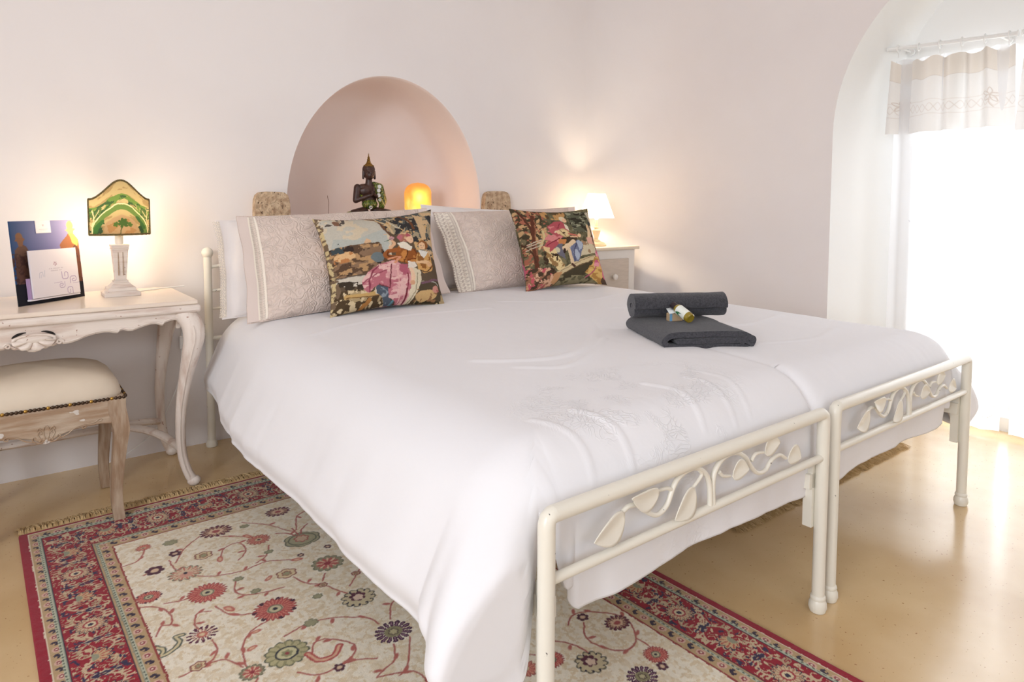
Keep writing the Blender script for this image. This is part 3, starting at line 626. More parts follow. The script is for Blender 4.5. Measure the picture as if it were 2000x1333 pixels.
    # guard stripes with dark little S leaves and rosettes
    for a, b, ph in ((.0225, .050, 0), (.168, .200, .5)):
        mid = (a+b)/2; hw = (b-a)/2; q = (s/.026+ph); k = np.floor(q); f = q-k-.5; r = (e-mid)/hw
        bandm = (e > a) & (e < b)
        od = (k % 2) == 0
        motif(bandm & od & (np.hypot(f*1.9, (r-.15*np.sin(f*9))*1.25) < .62), (52,38,58))
        motif(bandm & od & (np.hypot((f-.1)*2.6, (r+.2)*2) < .3), (190,160,118))
        motif(bandm & ~od & (np.hypot(f*1.5, r) < .62), (214,176,156)); motif(bandm & ~od & (np.hypot(f*1.5, r) < .36), (150,66,76)); motif(bandm & ~od & (np.hypot(f*1.5, r) < .14), (226,214,190))
    band(.047, .050, (160,168,150))
    # beaded pale stripe
    for a, b in ((.040, .0475), (.1655, .173)):
        bandm = (e > a) & (e < b); band(a, b, (186,190,168)); q = s/.012; motif(bandm & (np.hypot((q-np.floor(q)-.5), (e-(a+b)/2)/(b-a)) < .3), (86,96,84))
    # main red border: alternating palmettes on a scrolling stem with leaves
    band(.052, .158, RED); band(.050, .0518, NAVY)
    mid = .105; hw = .053; per = .135
    bandm = (e > .054) & (e < .156)
    r = (e-mid)/hw; q = s/per; k = np.floor(q); f = (q-k-.5)*2            # f -1..1 along one repeat
    y_ = f*per/2/hw                                                     # same unit as r
    # scrolls: two mirrored S stems
    for sg, colr in ((1, (206,180,150)), (-1, (186,160,128))):
        st = .62*np.sin(PI*(q*2)+(0 if sg > 0 else PI))
        motif(bandm & (abs(r-st) < .055), colr)
        lf = (q*12) % 1; lf2 = np.sin(q*12*2*PI)
        motif(bandm & (abs(r-st-.16*sg) < .11) & (lf2 > .25), colr)
    n1 = fbm(s*75, e*75, 71, 3)
    n2 = fbm(s*48, e*48, 77, 2); motif(bandm & (abs(n2-.12) < .050), (206,184,150)); motif(bandm & (abs(n2+.22) < .028), (170,150,120)); motif(bandm & (n1 < -.36), (46,34,70)); motif(bandm & (n1 > .42), (206,184,150))
    a_ = np.arctan2(r, y_); d_ = np.hypot(y_, r)
    ev_ = (k % 2) == 0
    # palmette A: big rayed
    pet = .66*(.74+.26*np.abs(np.cos(a_*8)))
    motif(bandm & ev_ & (d_ < pet), (52,30,56)); motif(bandm & ev_ & (d_ < pet-.07), (208,184,150)); motif(bandm & ev_ & (d_ < pet-.10) & (np.cos(a_*16) > .55) & (d_ > .3), (176,120,96))
    motif(bandm & ev_ & (d_ < .30), (168,60,66)); motif(bandm & ev_ & (d_ < .22), (222,204,170)); motif(bandm & ev_ & (d_ < .11), (46,34,60))
    # palmette B: fan shaped, pointing outward
    xx = y_*1.05; yy = (r+.25); a2 = np.arctan2(yy, xx); d2 = np.hypot(xx, yy); fan = .8*np.clip(np.sin(a2), 0, 1)**.35*(.8+.2*np.abs(np.cos(a2*7)))
    motif(bandm & ~ev_ & (d2 < fan) & (yy > -.02), (48,34,66)); motif(bandm & ~ev_ & (d2 < fan-.08) & (yy > .03), (204,172,132)); motif(bandm & ~ev_ & (d2 < fan-.12) & (np.cos(a2*14) > .5) & (d2 > .3), (180,84,72)); motif(bandm & ~ev_ & (d2 < .26) & (yy > 0), (150,150,126))
    # twigs of little leaves between them
    fe = 1-abs(f); lea = np.sin(r*16)*.5+.5
    fe = fe+.05*np.sin(r*7+k); motif(bandm & (abs(fe) < .03) & (abs(r) < .6), (46,34,66)); motif(bandm & (fe > .03) & (fe < .03+.15*lea**2) & (abs(r) < .7), (50,38,74)); motif(bandm & (fe > .08) & (fe < .08+.06*lea**2) & (abs(r) < .6), (196,176,150))
    band(-.1, .020, (150,8,38))
    cv.c *= (1+.10*fbm(cv.X*200, cv.Y*200, 91, 2)+.05*fbm(cv.X*9, cv.Y*9, 95, 2))[..., None]
    c, sn = math.cos(RUG_A), math.sin(RUG_A)
    P = np.zeros(cv.c.shape); P[..., 0] = RUG_X+cv.X*c+cv.Y*sn; P[..., 1] = RUG_Y+cv.X*sn-cv.Y*c
    P[..., 2] = .0065+.0008*fbm(cv.X*60, cv.Y*60, 5, 2); edge = np.minimum(np.minimum(cv.X, RW-cv.X), np.minimum(cv.Y, RL-cv.Y)); P[..., 2] = np.where(edge < .001, .001, P[..., 2])
    return P, np.clip(cv.c, 0, 1)
m_rug = mat('wool_pile', (220,200,170), .95, attr=True, bump=.6, bscale=700, bdist=.002, sheen=.2, spec=.1)
m_fringe = mat('cotton_fringe', (220,192,146), .9, col2=(196,164,116), scale=60)
P, colr = rug()
rg = surf('rug', P, m_rug, col=colr, flip=True); tag(rg, 'red-bordered cream floral rug on the floor under the left side of the bed and stool', 'rug')
def fringe(x0, x1, ang, ox, oy, length, name, parent, seed, n):
    """knotted fringe strands running out along -y' of the rug end"""
    rnd = random.Random(seed); mb = MB(); c, s = math.cos(ang), math.sin(ang)
    w = lambda u, v, z: (ox+u*c-v*s, oy+u*s+v*c, z)
    for k in range(n):
        g = k//16; u = x0+(x1-x0)*(k+.5)/n; cl = x0+(x1-x0)*(g*16+8)/n
        L = length*rnd.uniform(.75, 1.12); dr = rnd.uniform(-.012, .012)+.006*math.sin(g*1.7)
        sg = 1 if length > 0 else -1
        pts = [w(u, 0, .006), w(u+(cl-u)*.35, L*.25, .008+rnd.uniform(0, .006)), w(u+(cl-u)*.2+dr*.5, L*.6, .005+rnd.uniform(0, .008)), w(u+dr*1.6, L, .003)]
        mb.tube(pts, [.0009, .0010, .0009, .0006], 4, cap=False)
    return mb.build(name, m_fringe, parent, fix=False)
fringe(0, RW, RUG_A, RUG_X, RUG_Y, .060, 'fringe', rg, 5, 1500)
# second rug further under the bed: only its near fringe shows
def rug2():
    x0, x1, y0, y1 = 1.05, 2.20, .385, 1.62
    cv = Cv(140, 150, x0, x1, y0, y1, (222,206,180)); e = np.minimum(np.minimum(cv.X-x0, x1-cv.X), np.minimum(cv.Y-y0, y1-cv.Y)); f = (slice(None), slice(None))
    cv.put(f, (e < .17).astype(float), (150,24,44)); cv.put(f, ((e < .06) & (e > .015)).astype(float), (190,160,120)); cv.blotch(lambda x, y: (np.minimum(np.minimum(x-x0, x1-x), np.minimum(y-y0, y1-y)) < .16), 40, .2, (206,180,146), 5)
    P = np.stack([cv.X, cv.Y, np.full(cv.X.shape, .008)], -1); return P, cv.c
P, colr = rug2()
r2 = surf('rug', P, m_rug, col=colr, thick=.006); tag(r2, 'rug with a tan fringe almost hidden under the right-hand bed by the window', 'rug')
fringe(0, 1.15, 0, 1.05, .385, -.060, 'fringe', r2, 9, 1200)
# ================================================================== curtains at the garden door
def cloth_mat(name, col, tr, transp, lines=None):
    m = mat(name, col, .9, bump=.1, bscale=300, bdist=.0005, spec=.05)
    nt = m.node_tree; K = nt.links; b = nt.nodes['Principled BSDF']; out = nt.nodes['Material Output']
    t = nd(nt, 'ShaderNodeBsdfTranslucent'); t.inputs[0].default_value = L4(col)
    a = nd(nt, 'ShaderNodeVertexColor', layer_name='Col') if lines else None
    if a: K.new(a.outputs[0], t.inputs[0]); K.new(a.outputs[0], b.inputs['Base Color'])
    x = nd(nt, 'ShaderNodeMixShader', i_Fac=tr); K.new(b.outputs[0], x.inputs[1]); K.new(t.outputs[0], x.inputs[2])
    tp = nd(nt, 'ShaderNodeBsdfTransparent'); y = nd(nt, 'ShaderNodeMixShader', i_Fac=transp); K.new(x.outputs[0], y.inputs[1]); K.new(tp.outputs[0], y.inputs[2]); K.new(y.outputs[0], out.inputs[0])
    return m
m_sheer = cloth_mat('sheer_white_voile', (250,250,252), .62, .22, True)
m_valance = cloth_mat('cream_cotton_valance', (244,240,236), .09, .02, True)
def sprig(cv, y, z, r, col):
    for k in range(5):
        a = k*2*PI/5+.3; cv.line([(y, z), (y+r*.6*math.cos(a+.4), z+r*.6*math.sin(a+.4)), (y+r*math.cos(a), z+r*math.sin(a)), (y+r*.5*math.cos(a-.5), z+r*.5*math.sin(a-.5)), (y, z)], .0028, col)
    cv.line([(y-r*.3, z-r*1.6), (y+r*.1, z-r), (y, z)], .003, col)
def curtain_panel(y1, y0, ztop, lab, seed):
    n, m = 240, 330; w = y1-y0
    cv = Cv(n, m, 0, w*1.0, .02, 1.0, (248,248,250)); cv = Cv(n, m, y0, y1, .025, ztop, (248,248,250))
    lc = (206,204,214)
    for q in range(4): sprig(cv, y0+w*(.75-.5*(q % 2)), .35+q*.27, .035, lc)
    for z, a in ((.12, .012), (.155, .0)):
        cv.line([(y0+w*k/14, z+a*math.sin(k*2.2)) for k in range(15)], .0030, (178,176,176))
    for k in range(6):
        yc = y0+w*(k+.5)/6; cv.line([(yc-w/12, .165), (yc-w/20, .20), (yc, .225), (yc+w/20, .20), (yc+w/12, .165)], .0028, (176,174,172)); cv.line([(yc-w/14, .11), (yc, .075), (yc+w/14, .11)], .0026, (176,174,172))
    def fold(Y, Z, amp, seed):
        t = (Z-.02)/(ztop-.02); q = (Y-y0)/w
        return amp*(np.sin(q*2*PI*5+seed+.5*np.sin(q*9))*(.55+.45*t)+.5*np.sin(q*2*PI*2.3+1+seed+t*.6))+.012*fbm(q*6, t*1.5, seed, 2)
    X = 2.622+fold(cv.X, cv.Y, .017, seed)
    P = np.stack([X, cv.X+.006*np.sin(cv.X*40), cv.Y], -1)
    t = thing('curtain', lab, 'curtain')
    surf('sheer', P, m_sheer, t, col=cv.c)
    vz0, vz1 = ztop-.32, ztop+.0
    cv = Cv(n, 160, y0, y1, vz0, vz1, (243,241,238)); full = (slice(None), slice(None))
    cv.put(full, (cv.Y > vz1-.085).astype(float), (236,229,220)); cv.put(full, (abs(cv.Y-(vz1-.085)) < .0014).astype(float), (222,214,206))
    lc = (226,218,211)
    for z in (.075, .135): cv.line([(y0+w*k/12, vz0+z+.003*math.sin(k)) for k in range(13)], .0018, lc)
    nn = 9
    for sg in (1, -1): cv.line([(y0+w*k/(nn*4), vz0+.105+sg*.017*math.sin(k*PI/2)) for k in range(nn*4+1)], .0022, lc)
    for q in (.16, .90): sprig(cv, y0+w*q, vz0+.13, .030, (214,203,194))
    X = 2.600+fold(cv.X+.03*np.sin(cv.X*17+seed), np.full(cv.X.shape, 1.3), .022, seed)*1.1-.004*(vz1-cv.Y)/.3
    top = .010*np.sin((cv.X-y0)/w*2*PI*5+1.2)*((cv.Y-vz0)/(vz1-vz0))
    P = np.stack([X, cv.X*1.0+(cv.X-(y0+w/2))*.06*(vz1-cv.Y)/.32, cv.Y-.012+top], -1)
    surf('valance', P, m_valance, t, col=cv.c)
    for k in range(6):
        y = y1-.02-(w-.04)*k/5; zr = RODZ(y)
        mb = MB(); mb.tube([(2.606+.0165*math.cos(a), y, zr-.004+.0175*math.sin(a)) for a in [2*PI*j/18 for j in range(18)]], .0028, 6, closed=True)
        rg_ = mb.build('ring', m_ring, t); mb = MB(); mb.tube([(2.606, y, zr-.021), (2.606, y, zr-.042)], .0016, 6); mb.build('hook', m_ring, rg_)
    return t
RODZ = lambda y: 1.659+(y-.146)*.045
curtain_panel(.610, .150, 1.625, 'sheer white embroidered curtain with cream valance, nearer the bed head', 1)
curtain_panel(.118, -.60, 1.605, 'sheer white curtain cut off by the right edge of the photo', 2)
for a, b, lab in ((.636, .142, 'white curtain rod over the curtained door, ending in a flat cap'), (.126, -.62, 'second white curtain rod, starting at the right edge of the photo')):
    t = thing('curtain_rod', lab, 'curtain rod'); mb = MB(); mb.tube([(2.606, a, RODZ(a)), (2.606, b, RODZ(b))], .0085, 14); mb.build('pole', m_ring, t)
    for y in (a, b):
        mb = MB(); mb.tube([(2.606, y-.002, RODZ(y)), (2.606, y+.002, RODZ(y))], .0135 if y in (.142, .126) else .010, 18); mb.build('end_cap', m_ring, t)
    for y in (a-.06, b+.06):
        mb = MB(); mb.tube([(2.606, y, RODZ(y)-.004), (2.70, y, RODZ(y)-.004)], .004, 8); mb.tube([(2.700, y, RODZ(y)-.004), (2.712, y, RODZ(y)-.004)], .016, 12); mb.build('bracket', m_ring, t)
# ================================================================== writing table
DX, DYF, DYB, DZ = -.578, 1.60, 2.062, .648        # centre, front, back, top
def sym(pts): return [(2*DX-x, z) for x, z in reversed(pts)]
dk = thing('writing_table', 'whitewashed carved writing table with curved legs against the wall', 'table', (0, 0, 0))
def slab(x0, x1, y0, y1, z0, z1, cut, mt, nm, bev):
    pts = [(x0, y0), (x1, y0), (x1, y1-cut), (x1-cut*.3, y1-cut*.75), (x1-cut*.45, y1-cut*.35), (x1-cut, y1), (x0+cut, y1), (x0+cut*.45, y1-cut*.35), (x0+cut*.3, y1-cut*.75), (x0, y1-cut)]
    mb = MB(); mb.prism(pts, z0, z1, axis=2); return mb.build(nm, mt, dk, bevel=bev, seg=3)
slab(DX-.445, DX+.445, DYF+.004, DYB, .633, DZ, .05, m_tabletop, 'tabletop', .005)
slab(DX-.452, DX+.452, DYF-.006, DYB-.002, .608, .633, .05, m_white_wood, 'top_moulding', .009)
half = [(-.564,.530),(-.550,.533),(-.545,.539),(-.537,.536),(-.527,.543),(-.520,.541),(-.512,.546),(-.507,.553),(-.495,.545),(-.478,.546),(-.460,.551),(-.442,.559),(-.420,.565),(-.398,.568),(-.380,.567),(-.365,.562),(-.358,.561),(-.353,.568),(-.345,.570),(-.332,.565),(-.319,.564),(-.303,.570),(-.286,.575),(-.270,.579),(-.256,.579),(-.243,.573),(-.237,.571),(-.232,.579),(-.215,.585),(-.201,.586),(-.188,.582),(-.176,.573),(-.166,.556)]
half = [(DX+(x+.564)*1.0*(DX+.412+0-DX)/(.564-.166) if False else x-.014*(1-(x+.564)/.398), z) for x, z in half]
mb = MB(); mb.prism([(DX-.405,.612)]+[(p[0], p[1]) for p in sym(half)][0:]+half[1:]+[(DX+.405,.612)], DYF+.012, DYF+.032); mb.build('apron', m_white_wood, dk, bevel=.003)
mb = MB(); mb.tube([(x, DYF+.010, z+.007) for x, z in sym(half)+half[1:]], .0028, 6); mb.build('apron_bead', m_white_wood, dk)
for sx in (DX-.40, DX+.385):
    mb = MB(); mb.prism([(DYF+.05,.612),(DYF+.05,.55),(DYF+.10,.575),(DYF+.23,.545),(DYB-.10,.575),(DYB-.04,.55),(DYB-.04,.612)], sx, sx+.016, axis=0); mb.build('side_apron', m_white_wood, dk, bevel=.003)
mb = MB(); mb.box(DX-.40, DX+.40, DYB-.035, DYB-.018, .56, .612); mb.build('back_apron', m_white_wood, dk, bevel=.003)
# scallop shell in the middle of the apron
sh = MB(); SX, SZ = DX, .566
n, m = 91, 12; P = np.zeros((n, m, 3))
for i in range(n):
    th = PI+PI*i/(n-1); ridge = abs(math.sin(4.5*(th-PI)))
    for j in range(m):
        r = j/(m-1); R = (.008+.042*r); P[i, j] = (SX+R*math.cos(th)*1.06, DYF+.010-.014*math.sin(.25+r*PI*.62)*(.35+.65*ridge**.7), SZ+.002+R*math.sin(th)*.62*(1-.16*(1-ridge)*r))
sh.grid(P); sh.tube([(SX+.050*math.cos(a), DYF+.004, SZ+.002+.014*math.sin(a)) for a in np.linspace(.05, PI-.05, 16)], .0042, 8); sh.ell((SX, DYF+.008, SZ+.004), (.046, .008, .013)); sh.build('shell_carving', m_white_wood, dk)
for sg in (-1, 1):
    mb = MB(); mb.tube([(SX+sg*(.018+.034*q), DYF+.010, SZ+.024-.013*q*q) for q in np.linspace(0, 1, 7)], [.001,.0018,.0028,.0034,.0036,.0030,.001], 8); mb.build('slot_shade', m_black, dk)  # solid dark inlays stand in for the shade inside the pierced openings
for sg in (-1, 1):
    mb = MB(); mb.tube([(SX+sg*(.062+.009*math.cos(a)*(1-a/9)), DYF+.009, SZ-.012+.009*math.sin(a)*(1-a/9)) for a in np.linspace(0, 6.5, 18)], .0028, 6); mb.build('scroll_carving', m_white_wood, dk)
def table_leg(sx, sy):
    """cabriole leg: knee out at the top, in at the ankle, scrolled foot"""
    front = sy < 0; mb = MB()
    x0 = DX+sx*.405; y0 = (DYF+.028) if front else DYB-.038
    ky = -.012 if front else 0.004
    pts = [(x0-sx*.008, y0, .612), (x0+sx*.018, y0+ky, .575), (x0+sx*.026, y0+ky*1.5, .53), (x0+sx*.016, y0+ky, .47), (x0+sx*.002, y0+.012*(1 if front else -.3), .38), (x0-sx*.010, y0+.026*(1 if front else -.5), .28), (x0-sx*.012, y0+.038*(1 if front else -.5), .18), (x0-sx*.004, y0+.046*(1 if front else -.4), .10), (x0+sx*.012, y0+.046*(1 if front else 0), .045), (x0+sx*.026, y0+.044*(1 if front else 0), .018)]
    R = [.030,.034,.034,.0285,.0215,.0175,.0155,.0150,.0152,.016]
    P = spl(pts, 5); rr = [float(v) for v in np.interp(np.linspace(0, 9, len(P)), range(10), R)]
    mb.tube(P, rr, 14, sx=.86, upv=(1, 0, 0)); mb.ell((x0+sx*.028, y0+(.044 if front else 0), .017), (.022,.020,.017), n=14, m=8)
    mb.build('leg', m_white_leg, dk, smooth=70)
    mb = MB(); off = -.026 if front else .02
    mb.tube([(p[0]-sx*.004, p[1]+(-1 if front else 1)*r*.84, p[2]) for p, r in zip(P, rr)][6:-4], .0036, 6); mb.build('leg_bead', m_white_leg, dk)
for sx in (-1, 1):
    for sy in (-1, 1): table_leg(sx, sy)
for sx in (-1, 1):      # curved crossing stretchers
    for ya, yb in ((DYF+.07, 1.86), (DYB-.045, 1.90)):
        yb = 1.925; pts = [(DX+sx*.395, ya, .140), (DX+sx*.345, ya+(yb-ya)*.55, .162), (DX+sx*.255, ya+(yb-ya)*.92, .176), (DX+sx*.12, yb, .176), (DX, 1.93, .172)]
        mb = MB(); mb.tube(spl(pts, 7), .0125, 10, sx=1.2, upv=(0, 0, 1)); mb.build('stretcher', m_white_wood, dk)
# ================================================================== upholstered stool
ST = thing('stool', 'limed oak stool with a cream leather seat and a row of brass nails', 'stool', (0, 0, 0))
sx0, sx1, sy0, sy1 = -.762, -.362, 1.515, 1.862
n = 40; rows = []
for r, z in [(.985,.380),(.995,.390),(.990,.404),(.965,.424),(.915,.441),(.82,.456),(.66,.467),(.38,.474),(.0,.477)]:
    rr = []
    for k in range(56):
        a = 2*PI*k/56+.0001; c, s = math.cos(a), math.sin(a); e = (abs(c)**6+abs(s)**6)**(-1/6)
        rr.append(((sx0+sx1)/2+(sx1-sx0)/2*c*e*r, (sy0+sy1)/2+(sy1-sy0)/2*s*e*r, z-.012*(abs(c*e)**3.0*r)*(z > .40)))
    rows.append(rr+[rr[0]])
surf('seat_cushion', np.array(rows), m_leather, ST, flip=True)
ap = [(-.362,.385),(-.362,.345),(-.385,.318),(-.403,.309),(-.427,.313),(-.471,.312),(-.502,.308),(-.529,.300),(-.545,.290),(-.553,.283),(-.562,.279)]
apL = [(2*-.562-x, z) for x, z in reversed(ap)]
mb = MB(); mb.prism(ap+apL[1:], sy0-.002, sy0+.020); mb.build('apron', m_grey_wood, ST, bevel=.003)
mb = MB(); mb.prism(ap+apL[1:], sy1-.020, sy1-.004); mb.build('apron', m_grey_wood, ST, bevel=.003)
for x in (sx0, sx1-.020):
    mb = MB(); mb.prism([(sy0+.02,.385),(sy0+.02,.32),(sy0+.07,.314),((sy0+sy1)/2,.295),(sy1-.07,.314),(sy1-.02,.32),(sy1-.02,.385)], x, x+.018, axis=0); mb.build('side_apron', m_grey_wood, ST, bevel=.003)
def carve(parent, cx, y, cz, s, mt):
    """acanthus: central lobe with paired scrolls and trailing stems"""
    def T(P, r): mb = MB(); mb.tube([(cx+a*s, y, cz+b*s) for a, b in P], [v*s for v in (r if hasattr(r, '__len__') else [r]*len(P))], 7); return mb
    for k, P in enumerate(([(0,-.9),(-.18,-.3),(-.28,.3),(-.16,.75),(0,.85),(.16,.75),(.28,.3),(.18,-.3),(0,-.9)],)): T(spl(P, 4), .075).build('carving', mt, parent)
    for sg in (-1, 1):
        for P in ([(.15*sg,-.8),(.5*sg,-.5),(.75*sg,0),(.6*sg,.35),(.4*sg,.15),(.55*sg,.0)], [(.25*sg,-.95),(.8*sg,-.9),(1.25*sg,-.5),(1.1*sg,-.2),(.95*sg,-.4)], [(.3*sg,.3),(.6*sg,.7),(.8*sg,.5),(.7*sg,.35)], [(1.1*sg,-.75),(1.9*sg,-.45),(2.6*sg,.1),(3.4*sg,.3),(3.7*sg,.05),(3.4*sg,-.1),(3.3*sg,.1)], [(3.6*sg,.32),(4.5*sg,.4),(5.0*sg,.7),(5.2*sg,.5),(4.95*sg,.42)]):
            T(spl(P, 5), .07).build('carving', mt, parent)
    for a in (-.5, -.25, 0, .25, .5):
        mb = MB(); mb.ell((cx+a*s*1.0, y+.001, cz-(.85-abs(a)*.5)*s), (.13*s, .08*s, .28*s), rot=Matrix.Rotation(-a*.9, 3, 'Y')); mb.build('carving', mt, parent)
carve(ST, -.562, sy0-.003, .312, .026, m_grey_wood)
def slab_leg(sx, sy):
    x0 = sx1-.024 if sx > 0 else sx0+.024; y0 = sy0+.020 if sy < 0 else sy1-.022
    pts = [(0,.383),(0,.35),(.006,.315),(.010,.28),(.004,.22),(-.002,.15),(-.006,.09),(-.004,.04),(.0,.0005)]
    P = spl(pts, 4); P = [(d_, max(z_, .0075) if sy < 0 else z_) for d_, z_ in P]; zz = [p[1] for p in P]; hw = np.interp(zz[::-1], [0,.1,.25,.33,.385], [.0150,.0150,.0185,.0235,.0235])[::-1]
    mb = MB(); V = []
    for (d, z), w in zip(P, hw):
        cx = x0+sx*d; cy = y0+sy*d
        V += [(cx-w, cy-w, z), (cx+w, cy-w, z), (cx+w, cy+w, z), (cx-w, cy+w, z)]
    k = len(P); mb.add(V, [(0,1,2,3), (4*k-1, 4*k-2, 4*k-3, 4*k-4)]+[(4*i+j, 4*i+4+j, 4*i+4+(j+1) % 4, 4*i+(j+1) % 4) for i in range(k-1) for j in range(4)])
    mb.build('leg', m_grey_leg, ST, bevel=.003)
for sx in (-1, 1):
    for sy in (-1, 1): slab_leg(sx, sy)
nail = MB(); nail.ell((0,0,0), (.0052,.0040,.0052), n=12, m=8); nb = nail.build('nail', m_bronze, ST); nb.location = (sx1-.006, sy0-.003, .3845)
nail = MB(); nail.ell((0,0,0), (.0052,.0040,.0052), n=12, m=8); ng = nail.build('nail', m_brass, ST); ng['label'] = 'bright brass nail'; ng.location = (sx1-.006-.0104*3, sy0-.003, .3845)
for k in range(1, 38):
    if k == 3: continue
    src = ng if k % 5 == 3 else nb; o = src.copy(); C.objects.link(o); o.parent = ST; o.location = (sx1-.006-.0104*k, sy0-.003, .3845)
for k in range(1, 32):
    o = (ng if k % 5 == 3 else nb).copy(); C.objects.link(o); o.parent = ST; o.location = (sx1+.001, sy0-.003+.0104*k+.004, .3845); o.rotation_euler = (0, 0, PI/2)
# ================================================================== brochure stand on the table
def board(cvs, w, h, name, mt, parent, y, x0=0, z0=0, t=.003):
    P = np.stack([cvs.X+x0, np.full(cvs.X.shape, y), cvs.Y+z0], -1); return surf(name, P, mt, parent, col=cvs.c, thick=t)
m_print = mat('printed_card', (200,200,200), .6, attr=True, spec=.25)
BWD, BHT = .247, .262
bs = thing('brochure_stand', 'leaning dark card stand printed with stone pinnacles and blue sky, on the table', 'display stand', (-.606, 1.760, DZ), math.atan2(.162, .186))
cv = Cv(150, 160, 0, BWD, 0, BHT, (30,70,116)); F = (slice(None), slice(None)); U, Vv = cv.X/BWD, cv.Y/BHT
sky = lin((28,66,112))[None, None]*(1-U[..., None])+lin((150,140,190))[None, None]*U[..., None]; cv.c[:] = sky
cv.warp(.002, 90, 4); g = lambda P: [(a*BWD, b*BHT) for a, b in P]
cv.poly(g([(.04,.66),(.10,.70),(.14,.74),(.20,.70),(.30,.5),(.30,0),(.0,0)]), (92,62,52)); cv.ell(.115*BWD, .81*BHT, .012, .014, (124,84,56)); cv.poly(g([(.05,.77),(.08,.76),(.10,.70),(.15,.70),(.17,.76),(.20,.78),(.17,.80),(.07,.80)]), (120,80,56))
cv.poly(g([(.70,.70),(.82,.80),(.86,.84),(.92,.82),(1,.72),(1,.0),(.7,.0)]), (150,92,56)); cv.poly(g([(.86,.60),(.94,.70),(1,.6),(1,0),(.86,0)]), (104,62,46)); cv.ell(.885*BWD, .93*BHT, .013, .016, (226,180,96)); cv.poly(g([(.80,.87),(.84,.86),(.86,.80),(.93,.80),(.94,.86),(.98,.88),(.93,.89),(.84,.89)]), (224,176,104)); cv.poly(g([(.86,.83),(.93,.83),(1,.74),(.97,.66),(.90,.70)]), (232,170,90))
cv.blotch(lambda x, y: ((x < .24*BWD) | (x > .84*BWD)) & (y < .62*BHT), 110, .12, (70,46,42), 6)
cv.put(F, (Vv < .26-.06*U).astype(float)*(np.abs(U-.45) < .62), (18,20,30))
bb = board(cv, BWD, BHT, 'backboard', m_print, bs, 0); bb.rotation_euler = (-.10, 0, 0)
cv = Cv(60, 44, 0, .055, 0, .040, (236,226,230)); cv.line([(.012,.012),(.043,.012)], .0009, (190,178,190), 1); cv.line([(.017,.008),(.038,.008)], .0008, (200,190,200), 1); cv.flower(.0275, .025, .004, 4, (200,186,196), .8, .5)
o = board(cv, .055, .04, 'label_tab', m_print, bb, -.0012, .089, BHT-.040, .001)
def meander(cv, x, y, s, rot, flip, col, w):
    P = [(-1,1.1),(-1,-.6),(-.6,-1),(.6,-1),(1,-.6),(1,.6),(.6,.9),(.1,.9),(-.1,.6),(-.1,-.2)] if not flip else [(-1,-1),(-1,.5),(-.6,.9),(.7,.9),(1,.5),(1,-.2),(.6,-.5),(-.2,-.5),(-.4,-.1),(-.1,.2),(.4,.2)]
    c, q = math.cos(rot), math.sin(rot); cv.line([(x+s*(a*c-b*q), y+s*(a*q+b*c)) for a, b in P], w, col, 1)
bk_ = thing('brochure', 'white landscape brochure with lilac meander pattern standing in the card stand', 'brochure', (-.606, 1.760, DZ), math.atan2(.162, .186))
cv = Cv(230, 200, 0, .175, 0, .150, (232,226,232)); lil = (172,150,186)
# greek-key scrolls
meander(cv, .122, .062, .0115, 0, False, lil, .0022); meander(cv, .152, .046, .0115, 0, True, lil, .0022); meander(cv, .108, .032, .0095, PI, True, lil, .0018); meander(cv, .136, .012, .0100, PI, False, lil, .0020)
cv.line([(.078,.041),(.108,.042)], .0010, lil, 1); cv.line([(.150,.034),(.175,.034)], .0010, lil, 1)
gry = (196,196,210); cv.line([(.028,.062),(.030,.078),(.040,.080),(.042,.066)], .0016, gry, 1); cv.line([(.034,.062),(.036,.072)], .0014, gry, 1); cv.line([(.047,.064),(.049,.084)], .0016, gry, 1)
cv.petals(.090, .103, .001, .0072, 5, (176,134,152), .4, .5)
rnd = random.Random(4)
for z, x0, x1, st in ((.088,.066,.116,.0031),(.081,.072,.110,.0034)):       # small italic lettering, too small to read in the photo
    x = x0
    while x < x1:
        if rnd.random() > .14: cv.line([(x, z-.0012), (x+.0009, z+.0016), (x+.0016, z-.0010)], .0007, (176,164,176), 1)
        x += st
o = board(cv, .175, .15, 'cover', m_print, bk_, -.020, .036, .018, .006); o.rotation_euler = (-.10, 0, 0)
cv = Cv(20, 20, 0, .183, 0, .068, (234,228,234)); 
pk = MB(); pk.box(.0325, .0355, -.014, -.001, .013, .082); o = pk.build('pocket_side', m_lilac, bs); o.rotation_euler = (-.10, 0, 0)
pk = MB(); pk.box(.030, .214, -.0155, -.001, .0115, .0165); o = pk.build('pocket_base', m_cardedge, bs); o.rotation_euler = (-.10, 0, 0)
# ================================================================== table lamp with the painted half shade
LX, LY = -.318, 1.885
tl = thing('table_lamp', 'white column table lamp with green painted half shade, lit, on the writing table', 'lamp', (LX, LY, DZ), 0)
mb = MB(); mb.frustum(0,0,0,.012,.054,.054,.054,.054); mb.frustum(0,0,.012,.018,.054,.054,.045,.045); mb.frustum(0,0,.018,.030,.043,.043,.040,.040); mb.frustum(0,0,.030,.046,.036,.036,.022,.022); mb.build('base', m_white_wood, tl, bevel=.0015)
mb = MB(); mb.frustum(0,0,.046,.052,.022,.022,.022,.022); mb.frustum(0,0,.052,.056,.018,.018,.018,.018); mb.frustum(0,0,.056,.158,.0165,.0165,.0235,.0235); mb.frustum(0,0,.158,.163,.026,.026,.026,.026); mb.frustum(0,0,.163,.170,.024,.024,.027,.027); mb.frustum(0,0,.170,.176,.027,.027,.027,.027)
mb.build('column', m_white_wood, tl, bevel=.001)
for x in (-.007, .007):
    mb = MB(); mb.box(x-.0012, x+.0012, -.0235, -.017, .07, .150); mb.build('flute', m_black if False else m_grey_wood, tl)
m_bulb = mat('glowing_bulb', (255,240,215), .3, emis=(255,226,180), estr=14)
